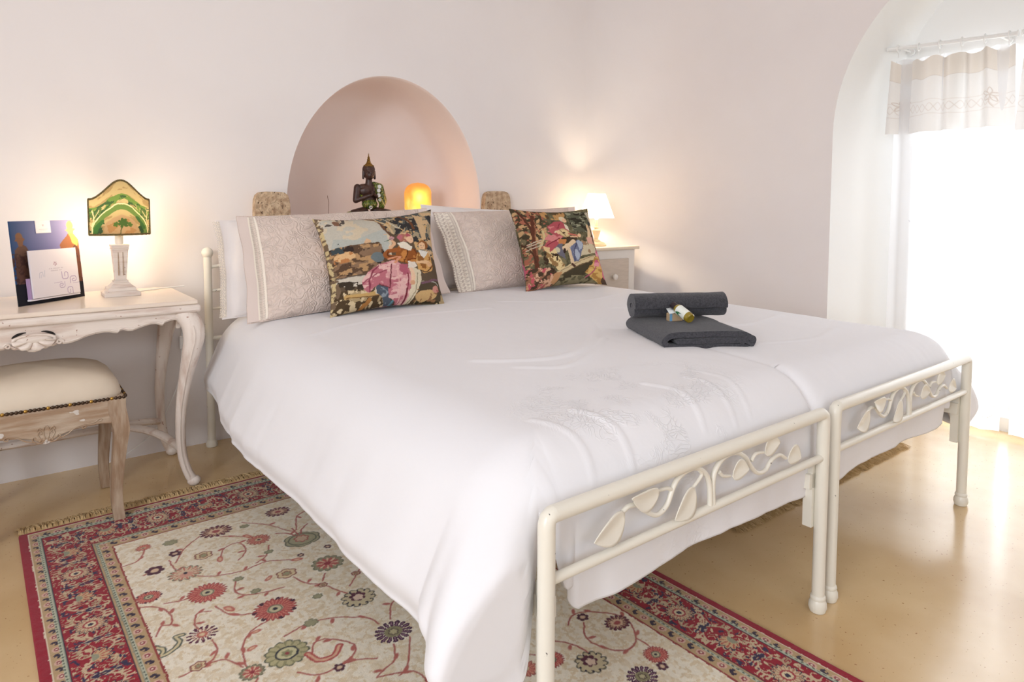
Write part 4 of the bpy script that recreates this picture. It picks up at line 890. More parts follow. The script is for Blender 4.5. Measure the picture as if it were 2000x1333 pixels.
mb = MB(); mb.lathe([(.012,.176),(.013,.180),(.013,.205),(.011,.212)], 0, 0, 0, 16); mb.build('bulb_holder', m_ring, tl)
mb = MB(); mb.lathe([(.009,.212),(.012,.220),(.020,.236),(.024,.252),(.022,.266),(.012,.277),(.001,.280)], 0, .004, 0, 18); mb.build('bulb', m_bulb, tl)
cv = Cv(170, 170, -.11, .11, 0, .180, (186,166,118)); F = (slice(None), slice(None)); cv.warp(.004, 60, 8)
cv.blotch(lambda x, y: y > -1, 30, .02, (160,136,92), 31, 60); cv.blotch(lambda x, y: (y > .085) & (y < .135), 55, -.08, (104,132,62), 33); cv.blotch(lambda x, y: (y > .09) & (y < .13), 70, .12, (58,88,50), 35)
cv.blotch(lambda x, y: (abs(x) > .06) & (y < .12), 50, -.02, (82,104,56), 37); cv.blotch(lambda x, y: (abs(x) > .05) & (y < .10), 60, .18, (48,74,46), 39)
cv.line([(-.088,.0),(-.080,.045),(-.050,.078),(0,.092),(.045,.082),(.075,.05),(.085,.01)], .020, (98,124,62)); cv.line([(-.086,.0),(-.078,.035),(-.06,.055)], .018, (60,104,50)); cv.line([(.05,.07),(.07,.045),(.075,.03)], .014, (58,96,50))
cv.line([(-.096,.0),(-.09,.05),(-.058,.088),(0,.104),(.052,.092),(.086,.055),(.095,.0)], .005, (226,206,160))
cv.ell(0, .02, .055, .045, (180,150,110)); cv.blotch(lambda x, y: np.hypot(x/.05, (y-.02)/.04) < 1, 60, .15, (170,130,84), 41)
cv.line([(-.004,.0),(0,.02),(.006,.034)], .003, (70,84,44)); cv.flower(.004, .040, .017, 7, (70,100,46), 0, .4); cv.flower(-.018, .036, .009, 5, (80,110,50), 0, .4); cv.flower(.024, .036, .009, 5, (80,110,50), 0, .4)
for x in (-.098, .1): cv.line([(x,.04),(x*.9,.08),(x*.95,.12)], .004, (220,196,150)); cv.line([(x*.9,.08),(x*.7,.11)], .003, (220,196,150))
m_shade_g = mat('painted_silk_shade', (200,190,130), .8, attr=True, trans=.24, bump=.4, bscale=300, bdist=.001, stretch=(3,3,.2))
topz = lambda u: .118+.052*np.exp(-(u/.50)**2*1.1)*sst(1.0, .62, abs(u))+.012*sst(.0, .9, 1-abs(u))
U = cv.X/.11; h = topz(U); T = cv.Y/.18; ang = U*1.02
P = np.stack([.106*np.sin(ang)*1.0, -.088*np.cos(ang)+.035-.02, .212+T*h*1.0], -1)
sg_ = surf('shade', P, m_shade_g, tl, col=cv.c)
m_braid = mat('olive_gold_braid', (128,104,62), .7, col2=(88,84,46), scale=160)
def braid(fn, name='braid'):
    mb = MB()
    for ph in (0, PI): mb.tube([Vector(fn(t))+Vector((0, -.0016*math.cos(t*150+ph), .0022*math.sin(t*150+ph))) for t in np.linspace(-1, 1, 150)], .0022, 5)
    mb.build(name, m_braid, tl)
pf = lambda u, z: (.106*math.sin(u*1.02), -.088*math.cos(u*1.02)+.0145, z)
braid(lambda t: pf(t, .212)); braid(lambda t: pf(t, .212+float(topz(np.array(t)))))
for u in (-1, 1):
    mb = MB(); mb.tube([pf(u, .212), pf(u, .212+float(topz(np.array(float(u)))))], .0028, 6); mb.build('braid', m_braid, tl)
mb = MB(); mb.tube([(0,.0,.205),(0,-.04,.206),(0,-.072,.214)], .0015, 6); mb.build('shade_bracket', m_brass, tl)
mb = MB(); mb.tube(spl([(.05,.02,.004),(.10,.07,.003),(.17,.11,.003),(.228,.125,.003)], 5), .0022, 6); mb.build('cable', m_ring, tl)
point('bulb_table_lamp', (0, .012, .262), 10, (1.0, .80, .56), .02, tl)
# white in-line switch and cable hanging behind the table leg
sw = thing('lamp_cable', 'thin white cable with a small switch hanging behind the right table leg', 'cable')
mb = MB(); mb.tube(spl([(-.095,2.055,.60),(-.092,2.066,.45),(-.105,2.05,.30),(-.15,2.03,.19),(-.21,2.02,.10),(-.30,2.04,.03),(-.36,2.06,.006)], 7), .0022, 6); mb.build('wire', m_ring, sw)
mb = MB(); mb.box(-.102, -.084, 2.052, 2.068, .40, .45); mb.build('switch', m_ring, sw, bevel=.004)
# ================================================================== bedside cabinet and its lamp
CX0, CX1, CY0, CY1, CZ = 1.842, 2.252, 1.80, 2.045, .735
m_cab = mat('white_lacquer', (238,234,228), .4); m_draw = mat('grey_beige_paint', (212,200,186), .45, col2=(204,192,178), scale=20, stretch=(1,8,8))
cb = thing('bedside_cabinet', 'small white bedside cabinet with beige drawer fronts in the corner', 'cabinet', (0,0,0))
mb = MB(); mb.box(CX0+.018, CX1-.018, CY0+.014, CY1, .05, CZ-.018); mb.build('body', m_cab, cb, bevel=.003)
mb = MB(); mb.box(CX0-.004, CX1+.004, CY0-.006, CY1+.002, CZ-.018, CZ); mb.build('top', mat('cream_top', (240,226,204), .4), cb, bevel=.006, seg=3)
for x in (CX0+.02, CX1-.06):
    for y in (CY0+.02, CY1-.045): mb = MB(); mb.box(x, x+.04, y, y+.04, 0, .055); mb.build('foot', m_cab, cb)
for z0, z1 in ((.470, .668), (.265, .455), (.075, .25)):
    d = MB(); d.box(CX0+.075, CX1-.075, CY0+.004, CY0+.016, z0, z1); dd = d.build('drawer', m_draw, cb, bevel=.004)
    k = MB(); P = [(.004,0),(.006,.006),(.013,.012),(.017,.018),(.015,.026),(.007,.030),(.001,.031)]
    k.lathe(P, 0, 0, 0, 18); kk = k.build('knob', m_cab, dd); kk.rotation_euler = (PI/2, 0, 0); kk.location = ((CX0+CX1)/2, CY0+.005, (z0+z1)/2)
sl = thing('small_lamp', 'small turned cream lamp with a white cone shade, lit, on the bedside cabinet', 'lamp', (2.035, 1.925, CZ))
m_lampw = mat('cream_turned_wood', (240,222,190), .45)
mb = MB(); mb.lathe([(.056,0),(.058,.004),(.056,.009),(.051,.011),(.051,.014),(.046,.020),(.028,.024),(.024,.028),(.024,.031),(.012,.036)], n=32); mb.build('base', m_lampw, sl)
mb = MB(); mb.lathe([(.012,.034),(.0115,.042),(.012,.047),(.015,.056),(.021,.074),(.024,.084),(.023,.090),(.014,.094),(.010,.098),(.013,.102),(.013,.106),(.008,.110),(.007,.150)], n=28); mb.build('stem', m_lampw, sl)
mb = MB(); mb.lathe([(.007,.150),(.018,.160),(.022,.175),(.018,.190),(.004,.198)], n=18); mb.build('bulb', m_bulb, sl)
m_shade = mat('white_fabric_shade', (252,246,236), .8, trans=.7)
P = np.array([[((.100-.052*t)*math.cos(a), (.100-.052*t)*math.sin(a), .158+.138*t) for a in np.linspace(0, 2*PI, 49)] for t in np.linspace(0, 1, 12)])
surf('shade', P, m_shade, sl, flip=True)
mb = MB()
for r, z in ((.1002,.158),(.0482,.296)): mb.tube([(r*math.cos(a), r*math.sin(a), z) for a in np.linspace(0, 2*PI, 40, endpoint=False)], .0014, 6, closed=True)
mb.build('shade_rim', m_lampw, sl)
point('bulb_small_lamp', (0, 0, .222), 4.0, (1.0, .80, .56), .018, sl)
# ================================================================== pillows and cushions
def quilt_mat(name, col, scale, dist, col2=None):
    m = mat(name, col, .85, bump=.35, bscale=18, bdist=.004, sheen=.15, spec=.12)
    nt = m.node_tree; K = nt.links; b = nt.nodes['Principled BSDF']; old = b.inputs['Normal'].links[0].from_socket
    tc = nd(nt, 'ShaderNodeTexCoord'); nz = nd(nt, 'ShaderNodeTexNoise', i_Scale=14.0, i_Detail=2.0); K.new(tc.outputs['Object'], nz.inputs['Vector'])
    mx = nd(nt, 'ShaderNodeMix', data_type='RGBA', blend_type='LINEAR_LIGHT'); mx.inputs[0].default_value = .05; K.new(tc.outputs['Object'], mx.inputs[6]); K.new(nz.outputs['Color'], mx.inputs[7])
    v = nd(nt, 'ShaderNodeTexVoronoi', feature='SMOOTH_F1', i_Scale=scale); v.inputs['Smoothness'].default_value = .3; K.new(mx.outputs[2], v.inputs['Vector'])
    w = nd(nt, 'ShaderNodeMath', operation='MULTIPLY', i_1=26.0); K.new(v.outputs['Distance'], w.inputs[0]); s = nd(nt, 'ShaderNodeMath', operation='SINE'); K.new(w.outputs[0], s.inputs[0])
    bp = nd(nt, 'ShaderNodeBump', i_Strength=.75, i_Distance=dist); K.new(s.outputs[0], bp.inputs['Height']); K.new(old, bp.inputs['Normal']); K.new(bp.outputs[0], b.inputs['Normal'])
    return m
m_quilt = quilt_mat('quilted_blush_cotton', (228,210,199), 29.0, .0014)
m_flange = mat('blush_cotton', (232,216,208), .85, bump=.3, bscale=25, bdist=.003, spec=.1)
def pillow(name, BL, BR, TR, TL, depth, mt, parent, pinch=.05, flange=(0, 0, 0, 0), n=90, seed=0, col=None, sag=.0, wr=.006, expo=.5):
    """a stuffed cushion through four corner points; returns the object and a function for points on its front"""
    BL, BR, TR, TL = map(np.array, (BL, BR, TR, TL))
    nrm = np.cross(BR-BL, TL-BL); nrm = nrm/np.linalg.norm(nrm)
    if nrm[1] > 0: nrm = -nrm
    fl, fr, fb, ft = flange
    def pt(u, v, side, off=0.0):
        u = np.asarray(u, float); v = np.asarray(v, float)
        # concave edges between the corners
        pu = u*(1-pinch*(1-np.abs(v)**2.2)*np.abs(u)**3); pv = v*(1-pinch*(1-np.abs(u)**2.2)*np.abs(v)**3)
        s, t = (pu+1)/2, (pv+1)/2
        s, t = s[..., None], t[..., None]
        P = BL*(1-s)*(1-t)+BR*s*(1-t)+TR*s*t+TL*(1-s)*t
        bu = np.where(u < 0, u/(1-fl), u/(1-fr)); bv = np.where(v < 0, v/(1-fb), v/(1-ft))
        k = np.clip(1-np.abs(bu)**3.2, 0, 1)**expo*np.clip(1-np.abs(bv)**3.2, 0, 1)**expo
        k = k*(1+.10*fbm(u*1.6+seed, v*1.6, seed, 3)); d = depth/2*k*(1.0-.12*v)
        d = d+wr*fbm(u*4+seed, v*3, seed+5, 3)*np.clip(k*3, 0, 1)+.0012+off
        d = d+(.004*np.sin(v*9+seed)*np.clip(1-k*4, 0, 1)*np.clip(np.abs(u)-.8, 0, 1)*5)*np.where(fl+fr > 0, 1, 0)*side
        P = P+nrm*(side*d)[..., None]; P[..., 2] -= sag*np.sin(PI*s[..., 0])*t[..., 0]
        return P
    u = np.sin(np.linspace(-PI/2, PI/2, n)); U, V = np.meshgrid(u, u, indexing='ij')
    f = pt(U, V, 1.0); b = pt(U, V, -1.0)
    mb_col = None
    I = np.arange(n*n).reshape(n, n); q = np.stack([I[:-1, :-1], I[1:, :-1], I[1:, 1:], I[:-1, 1:]], -1).reshape(-1, 4)
    me = bpy.data.meshes.new(name); A = np.concatenate([f.reshape(-1, 3), b.reshape(-1, 3)]); Q = np.concatenate([q, q[:, ::-1]+n*n])
    rim = []
    for e in (I[:, 0], I[-1, :], I[::-1, -1], I[0, ::-1]):
        for a, c in zip(e[:-1], e[1:]): rim.append((a, a+n*n, c+n*n, c))
    Q = np.concatenate([Q, np.array(rim)])
    me.from_pydata(A.tolist(), [], Q.tolist()); me.polygons.foreach_set('use_smooth', [True]*len(me.polygons))
    if col is not None:
        at = me.color_attributes.new('Col', 'FLOAT_COLOR', 'POINT'); c4 = np.ones((2*n*n, 4), np.float32)
        cc = col(U, V); c4[:n*n, :3] = cc.reshape(-1, 3); c4[n*n:, :3] = cc[::-1].reshape(-1, 3); at.data.foreach_set('color', c4.ravel())
    me.materials.append(mt); o = bpy.data.objects.new(name, me); C.objects.link(o)
    if parent: o.parent = parent
    return o, pt
m_lace = bpy.data.materials.new('crochet_lace'); m_lace.use_nodes = True
_nt = m_lace.node_tree; _b = _nt.nodes['Principled BSDF']; _b.inputs['Base Color'].default_value = L4((246,236,222)); _b.inputs['Roughness'].default_value = .9
_a = nd(_nt, 'ShaderNodeVertexColor', layer_name='Col'); _nt.links.new(_a.outputs[0], _b.inputs['Alpha'])
def lace(name, pt, u0, u1, parent, nv=420, nu=40, scallop=.25, flip=1, off=.003, v0=-.97, v1=.97, cellmul=1.0, ladder=False):
    """a crocheted strip on the pillow front: u0 outer edge, u1 seam; holes are real cut-outs of the thread pattern"""
    U, V = np.meshgrid(np.linspace(u0, u1, nu), np.linspace(v0, v1, nv), indexing='ij'); t = (U-u0)/(u1-u0)
    q = V*34*cellmul
    m = np.ones(U.shape)
    if ladder: m = np.where((t > .2) & (t < .8) & (np.abs((V*60) % 1-.5) < .28), 0, 1.0)
    else:
        edge = .12+.10*np.abs(np.sin(q*PI*.5)); m[t < edge-.04] = 0
        h = lambda c, w, qq, r: (np.hypot(((qq % 1)-.5)/r, (t-c)/w) < 1)
        m[h(.27, .05, q, .28)] = 0; m[h(.90, .03, q*1.6, .30)] = 0; m[h(.82, .03, q*1.6+.5, .30)] = 0
        wv = .52+.12*np.sin(q*PI*.7); dd = np.abs(t-wv); m[(dd > .09) & (dd < .16) & (((q*2) % 1) < .6)] = 0
        m[(np.hypot((((q*.35) % 1)-.5)/.12, (t-.52)/.05) < 1)] = 0
    P = pt(U, V, 1.0, off); col = np.repeat(m[..., None], 3, -1)
    return surf(name, P, m_lace, parent, col=col)
# white bed pillows against the headboards
def white_pillow(lab, c, seed, lace_left):
    t = thing('pillow', lab, 'pillow', group=None)
    o, pt = pillow('pillow_case', *c, .11, m_sheet, t, pinch=.03, flange=(.10, .02, .02, .02), n=70, seed=seed, wr=.012)
    if lace_left: lace('lace_edge', pt, -1.035, -.965, t, nu=14, nv=400, cellmul=1.3, off=.0015)
    return t
white_pillow('white pillow with lace edge behind the left quilted pillow, by the headboard post', [(-.045,1.665,.563),(.72,1.69,.575),(.74,1.84,.93),(-.020,1.82,.905)], 3, True)
white_pillow('white pillow peeping out behind and above the middle of the bed head', [(.86,1.80,.58),(1.66,1.80,.58),(1.68,1.95,.93),(.90,1.935,.965)], 6, False)
def sham(lab, c, seed, style):
    t = thing('pillow', lab, 'pillow')
    o, pt = pillow('pillow_case', *c, .135, m_quilt, t, pinch=.03, flange=(.13, .12, .01, .01), n=150, seed=seed, wr=.010)
    if style == 'ladder':
        lace('openwork_seam', pt, -.91, -.845, t, nu=16, off=.0020, ladder=True)
        U, V = np.meshgrid(np.linspace(-1.0, -.905, 12), np.linspace(-.985, .985, 120), indexing='ij')
        surf('flange', pt(U, V, 1.0, .0018), m_flange, t)
    else:
        lace('lace_trim', pt, -1.03, -.80, t, nu=60, nv=620, off=.0030)
    U, V = np.meshgrid(np.linspace(.89, 1.0, 12), np.linspace(-.985, .985, 120), indexing='ij'); surf('flange', pt(U, V, 1.0, .0018), m_flange, t)
    return t
sham('blush quilted pillow with openwork seam, left, behind the cushion with the couple', [(-.010,1.50,.566),(.860,1.62,.590),(.828,1.76,.948),(.012,1.68,.920)], 11, 'ladder')
sham('blush quilted pillow with crocheted lace trim, right, behind the lute player cushion', [(.930,1.66,.575),(1.80,1.72,.575),(1.80,1.86,.955),(.895,1.82,.930)], 17, 'lace')
# tapestry cushions: woven pastoral pictures
def hom(src):
    """crop pixel -> cushion (u,v) in 0..1 from its TL, TR, BR, BL"""
    dst = [(0,1),(1,1),(1,0),(0,0)]; A = []; B = []
    for (x, y), (u, v) in zip(src, dst):
        A += [[x,y,1,0,0,0,-u*x,-u*y],[0,0,0,x,y,1,-v*x,-v*y]]; B += [u, v]
    h = np.append(np.linalg.solve(np.array(A, float), np.array(B, float)), 1).reshape(3, 3)
    def f(P):
        out = []
        for x, y in P: q = h@np.array([x, y, 1.0]); out.append((q[0]/q[2], q[1]/q[2]))
        return out
    return f
def finish(cv, seed):
    N = cv.c.shape[0]; cv.c *= (1+.10*fbm(cv.X*150, cv.Y*150, seed, 2)+.05*vnoise(cv.X*N*.5, cv.Y*N*.5, seed+3))[..., None]; cv.c = np.clip(cv.c, 0, 1)
    def sample(U, V):
        U, V = U*(1-.11*(1-np.abs(V)**2.2)*np.abs(U)**3), V*(1-.11*(1-np.abs(U)**2.2)*np.abs(V)**3)
        i = np.clip(((U+1)/2*(N-1)).round().astype(int), 0, N-1); j = np.clip(((V+1)/2*(N-1)).round().astype(int), 0, N-1); return cv.c[i, j]
    return sample
def tap_couple():
    cv = Cv(360, 360, 0, 1, 0, 1, (98,82,66)); f = hom([(75,165),(1235,80),(1470,1090),(215,1245)]); cv.warp(.010, 26, 5)
    P = lambda pts, col: cv.poly(f(pts), col)
    Ln = lambda pts, w, col: cv.line(f(pts), w/1200, col, 4)
    E = lambda x, y, rx, ry, col, rot=0: cv.ell(*f([(x, y)])[0], rx/1200, ry/1130, col, rot)
    reg = lambda pts: (lambda x, y, Q=np.array(f(pts)): inside(x, y, Q))
    def inside(x, y, Q):
        ins = np.zeros(x.shape, bool)
        for k in range(len(Q)):
            (x0, y0), (x1, y1) = Q[k], Q[k-1]
            if y0 != y1: ins ^= ((y0 > y) != (y1 > y)) & (x < (x1-x0)*(y-y0)/(y1-y0)+x0)
        return ins
    bl = lambda pts, fr, th, col, sd, fy=None: cv.blotch(reg(pts), fr, th, col, sd, fy)
    sky = [(40,150),(640,150),(760,420),(770,640),(120,640)]
    P(sky, (212,196,170)); bl(sky, 9, .05, (196,190,176), 2, 14); P([(230,420),(420,450),(700,330),(760,640),(200,640)], (182,184,176)); bl([(230,400),(720,400),(740,520),(230,520)], 9, .0, (218,180,142), 4)
    top = [(600,120),(1240,60),(1290,640),(1020,560),(960,370),(800,400),(700,330)]
    P(top, (84,88,86)); bl(top, 16, .08, (168,152,124), 7); bl(top, 22, .18, (206,168,118), 9); bl(top, 26, -.9, (84,88,86), 9) if False else None; bl(top, 20, .22, (58,56,56), 12)
    bl([(1000,130),(1230,130),(1270,640),(1150,640)], 18, .0, (208,176,136), 13)
    Ln([(380,190),(520,190),(640,230),(700,330),(760,430),(790,470)], 22, (110,78,58)); Ln([(640,230),(740,300),(790,390)], 20, (204,178,140)); Ln([(700,200),(820,320),(860,300)], 10, (196,190,170)); Ln([(850,170),(960,240),(1000,330)], 26, (112,72,50))
    bl([(60,150),(370,150),(340,280),(180,270)], 16, .0, (92,84,78), 15); bl([(60,150),(370,150),(340,280),(180,270)], 20, .2, (130,96,76), 16)
    mid = [(190,520),(640,480),(740,640),(740,730),(560,800),(150,860)]
    P(mid, (96,74,58)); bl(mid, 13, .02, (140,112,88), 21, 18); bl(mid, 18, .15, (184,146,104), 22, 26); bl(mid, 20, .22, (60,50,46), 23); E(330, 620, 90, 48, (222,182,134)); bl([(240,560),(430,560),(430,680),(240,680)], 20, .1, (188,128,80), 25); E(630, 640, 60, 60, (112,122,124)); bl([(215,470),(320,470),(320,580),(215,580)], 18, -.1, (70,78,80), 26)
    P([(150,870),(420,835),(560,830),(520,890),(440,950),(280,930)], (206,196,180)); Ln([(270,850),(400,840),(540,830)], 8, (120,112,104))
    bl([(260,880),(480,900),(500,1010),(260,1010)], 22, .05, (66,56,46), 27)
    low = [(250,980),(520,980),(1500,1000),(1500,1120),(215,1260)]
    P(low, (82,66,48)); bl(low, 18, .08, (176,154,116), 28); bl(low, 26, .22, (214,194,156), 29); bl([(1030,1050),(1500,1030),(1480,1110),(1030,1140)], 22, .0, (66,58,42), 30)
    P([(1090,900),(1340,860),(1400,1060),(1060,1060)], (86,74,58)); bl([(1090,880),(1340,850),(1340,940),(1100,950)], 16, .1, (150,140,120), 31); Ln([(1130,890),(1250,880),(1330,900)], 12, (176,176,166))
    Ln([(350,1050),(520,1040),(640,1015),(710,1010)], 46, (198,162,104)); Ln([(350,1062),(540,1056),(700,1030)], 10, (120,86,54)); Ln([(490,1200),(540,1130),(580,1080)], 40, (178,124,70))
    E(640, 985, 22, 40, (214,200,176)); 
    P([(620,930),(760,950),(800,1070),(860,1090),(850,1150),(770,1130),(700,1050),(640,1010)], (84,92,104)); bl([(660,940),(860,1060),(850,1150),(700,1060)], 24, .1, (140,150,158), 33); Ln([(820,1150),(830,1090),(850,1060)], 22, (96,140,150))
    sk = [(650,715),(800,670),(860,715),(960,760),(1010,900),(1000,1100),(935,1150),(860,1080),(780,1055),(750,960),(650,925),(600,960),(560,1015),(500,985),(478,900),(530,800)]
    P(sk, (186,112,122)); bl(sk, 10, .08, (214,158,158), 35, 16); bl(sk, 12, .20, (226,182,176), 36, 22); Ln([(640,740),(560,830),(560,1000)], 16, (140,66,82)); Ln([(770,720),(760,860),(770,960)], 14, (120,58,66)); Ln([(880,720),(960,860),(970,1120)], 14, (132,56,68)); Ln([(830,750),(860,900),(900,1090)], 12, (226,176,170)); Ln([(650,920),(760,960)], 12, (120,60,66)); Ln([(490,920),(600,830),(720,780)], 12, (150,76,92)); Ln([(960,960),(960,1130)], 16, (116,44,56))
    P([(850,720),(940,720),(950,800),(900,830),(850,780)], (176,96,112)); 
    P([(950,730),(1080,770),(1112,860),(1075,1000),(1020,1130),(985,1130),(1005,880)], (218,204,176)); Ln([(1050,800),(1060,950),(1010,1110)], 10, (150,140,112))
    P([(830,520),(960,530),(1045,600),(1045,690),(940,715),(840,690),(815,600)], (148,88,46)); bl([(830,520),(1045,600),(1045,690),(840,690)], 18, .1, (196,132,72), 41); Ln([(930,560),(900,700)], 8, (70,40,28)); Ln([(1000,560),(1050,640),(940,670)], 16, (120,62,32))
    Ln([(830,560),(740,580),(715,630),(820,650)], 52, (156,92,50)); Ln([(740,585),(730,630),(810,640)], 12, (96,52,32)); Ln([(760,540),(790,500),(770,470)], 34, (222,178,140)); Ln([(740,660),(850,640),(800,700)], 20, (214,150,116))
    P([(820,490),(900,478),(985,530),(960,575),(850,535)], (232,222,204)); E(905, 425, 78, 52, (214,180,140)); bl([(820,380),(980,380),(980,480),(820,480)], 26, .08, (170,110,96), 43); E(955, 455, 34, 42, (232,190,156)); E(850, 430, 30, 26, (190,110,120)); E(935, 405, 22, 18, (176,90,100)); E(765, 445, 30, 26, (196,150,150)); Ln([(700,480),(740,460),(780,440)], 8, (90,110,90)); E(968, 452, 5, 5, (60,40,40))
    P([(940,690),(1020,690),(1050,730),(1000,760),(950,750)], (226,214,200)); Ln([(980,760),(1010,830),(1010,900)], 38, (232,196,164)); E(1015, 905, 26, 24, (214,164,130))
    P([(1035,585),(1180,580),(1245,720),(1230,760),(1140,800),(1060,760),(1030,660)], (206,158,96)); bl([(1035,585),(1180,580),(1245,720),(1140,800),(1060,760)], 22, .1, (146,96,52), 45); P([(1050,560),(1170,570),(1120,640),(1080,620)], (226,222,212)); E(1105, 500, 62, 56, (146,94,56)); E(1092, 515, 40, 46, (230,190,150)); E(1082,510,5,5,(60,40,36)); E(1108,508,5,5,(60,40,36)); Ln([(1088,535),(1100,535)], 6, (170,80,70)); Ln([(1050,690),(1140,680),(1200,690)], 40, (226,186,142)); E(1190, 700, 34, 26, (222,176,132)); Ln([(1080,770),(1160,780),(1210,740)], 12, (70,50,40))
    E(1200, 1015, 130, 52, (206,170,118)); bl([(1070,960),(1330,960),(1330,1070),(1070,1070)], 24, .12, (150,110,76), 47); E(1300, 950, 44, 38, (206,146,130)); E(1330, 962, 20, 14, (176,104,100)); Ln([(1120,900),(1340,840)], 26, (120,88,100))
    Ln([(70,160),(150,340),(210,640),(250,900),(215,1240)], 22, (206,186,140)); bl([(60,150),(130,150),(300,1000),(220,1260)], 40, .05, (120,100,80), 49)
    return finish(cv, 51)
def tap_lute():
    cv = Cv(360, 360, 0, 1, 0, 1, (104,98,74)); f = hom([(65,115),(1100,120),(1355,1110),(290,1230)]); cv.warp(.010, 26, 15)
    P = lambda pts, col: cv.poly(f(pts), col)
    Ln = lambda pts, w, col: cv.line(f(pts), w/1100, col, 4)
    E = lambda x, y, rx, ry, col, rot=0: cv.ell(*f([(x, y)])[0], rx/1080, ry/1080, col, rot)
    def inside(x, y, Q):
        ins = np.zeros(x.shape, bool)
        for k in range(len(Q)):
            (x0, y0), (x1, y1) = Q[k], Q[k-1]
            if y0 != y1: ins ^= ((y0 > y) != (y1 > y)) & (x < (x1-x0)*(y-y0)/(y1-y0)+x0)
        return ins
    bl = lambda pts, fr, th, col, sd, fy=None: cv.blotch(lambda x, y, Q=np.array(f(pts)): inside(x, y, Q), fr, th, col, sd, fy)
    al = [(0,50),(1200,50),(1400,1300),(200,1300)]
    bl(al, 14, .10, (82,78,58), 2); bl(al, 22, .22, (128,118,88), 3)
    lf = [(40,90),(480,190),(480,560),(330,980),(250,1000)]
    P([(40,90),(420,160),(400,560),(240,700)], (74,64,48)); bl(lf, 22, .06, (120,108,82), 5); bl(lf, 26, .14, (198,160,116), 6); bl(lf, 34, .22, (168,104,82), 7)
    tp = [(400,160),(760,180),(700,330),(500,300),(420,260)]
    bl(tp, 20, .0, (92,74,52), 9); bl(tp, 22, .08, (196,150,96), 10)
    rt_ = [(740,190),(1050,190),(1010,470),(800,460)]
    P(rt_, (96,96,78)); bl(rt_, 14, .0, (156,154,128), 11, 30); bl(rt_, 20, .15, (58,54,44), 12, 34); P([(1010,200),(1100,180),(1120,360),(1060,330)], (198,186,164)); E(1060, 350, 36, 40, (60,66,64))
    Ln([(150,180),(240,330),(300,470)], 26, (92,56,44)); Ln([(310,260),(310,500),(330,720),(370,950)], 44, (98,58,44)); Ln([(330,300),(328,520),(350,760)], 10, (150,100,76)); Ln([(200,560),(290,700),(350,860)], 14, (80,54,42)); Ln([(420,460),(430,540),(370,690)], 22, (206,186,136))
    for y in (590, 620, 660): Ln([(260,y+25),(400,y-20)], 11, (202,188,166))
    lw = [(240,930),(520,930),(620,1010),(600,1210),(280,1240)]
    P(lw, (78,62,48)); bl(lw, 22, .02, (150,106,82), 14); bl(lw, 28, .14, (214,170,140), 15); bl(lw, 30, .24, (192,92,100), 16)
    P([(640,990),(900,860),(1080,820),(1000,1000),(800,1060),(620,1110)], (74,66,50)); bl([(600,1020),(1340,1020),(1340,1200),(560,1240)], 20, .0, (140,130,100), 17, 40); 
    P([(900,580),(1100,600),(1120,730),(890,780),(930,640)], (206,192,162)); bl([(900,580),(1100,600),(1120,730),(890,780)], 20, .16, (160,130,100), 18)
    Ln([(620,1010),(760,920),(900,850),(1090,790)], 60, (206,186,146)); Ln([(640,1040),(780,950),(920,885),(1070,835)], 10, (116,92,66)); Ln([(640,980),(780,900),(920,830),(1080,770)], 8, (150,122,90)); P([(570,1000),(680,980),(620,1130),(570,1110)], (190,142,100))
    P([(520,660),(640,600),(660,700),(700,840),(560,740)], (110,106,118)); P([(450,730),(560,690),(620,830),(695,900),(690,940),(610,970),(540,900),(470,860)], (226,202,150)); bl([(450,730),(700,900),(600,970),(470,860)], 22, .16, (150,116,76), 20); E(590, 710, 26, 36, (206,196,166))
    bl([(420,740),(600,760),(560,1000),(440,960)], 24, .12, (66,50,38), 21)
    P([(475,400),(565,335),(665,330),(740,410),(745,480),(640,560),(600,640),(500,735),(400,665),(470,590),(570,530),(510,490)], (178,86,92)); bl([(475,400),(740,410),(640,560),(500,735),(400,665)], 14, .10, (210,132,130), 22); Ln([(520,430),(600,420),(640,360)], 10, (120,46,58)); Ln([(460,650),(560,590),(620,560)], 12, (126,50,62)); P([(410,650),(500,680),(480,740),(430,720)], (222,190,140))
    Ln([(520,470),(540,440),(600,450)], 46, (188,94,100)); Ln([(560,480),(620,450)], 24, (228,206,176))
    E(685, 300, 46, 40, (222,206,176)); E(708, 318, 30, 34, (230,188,150)); E(722,312,5,5,(60,40,36)); P([(690,360),(740,400),(750,460),(700,420)], (226,214,190))
    P([(640,560),(760,520),(850,540),(840,610),(700,640)], (72,60,46)); P([(600,570),(700,570),(690,640),(610,630)], (196,130,80))
    P([(740,690),(800,600),(860,575),(930,620),(905,740),(860,850),(800,850),(765,760)], (112,116,140)); bl([(740,690),(860,575),(930,620),(860,850)], 14, .06, (170,178,192), 25, 8); Ln([(840,620),(800,740),(820,840)], 12, (64,64,90))
    Ln([(800,600),(740,640),(680,690)], 60, (226,200,164)); Ln([(680,700),(676,740)], 26, (60,44,40)); Ln([(730,700),(760,790),(790,880)], 44, (220,194,158)); Ln([(785,890),(815,910)], 30, (80,54,44))
    E(680, 485, 78, 58, (206,178,128), -.35); E(680, 485, 60, 42, (222,198,150), -.35); Ln([(620,440),(700,530),(740,540)], 8, (90,60,40)); E(676, 486, 16, 13, (80,56,40)); Ln([(740,500),(820,515),(890,525)], 24, (196,112,96)); Ln([(760,535),(850,540)], 16, (228,190,150)); E(880, 515, 28, 26, (230,192,152)); E(600, 480, 26, 26, (230,192,152))
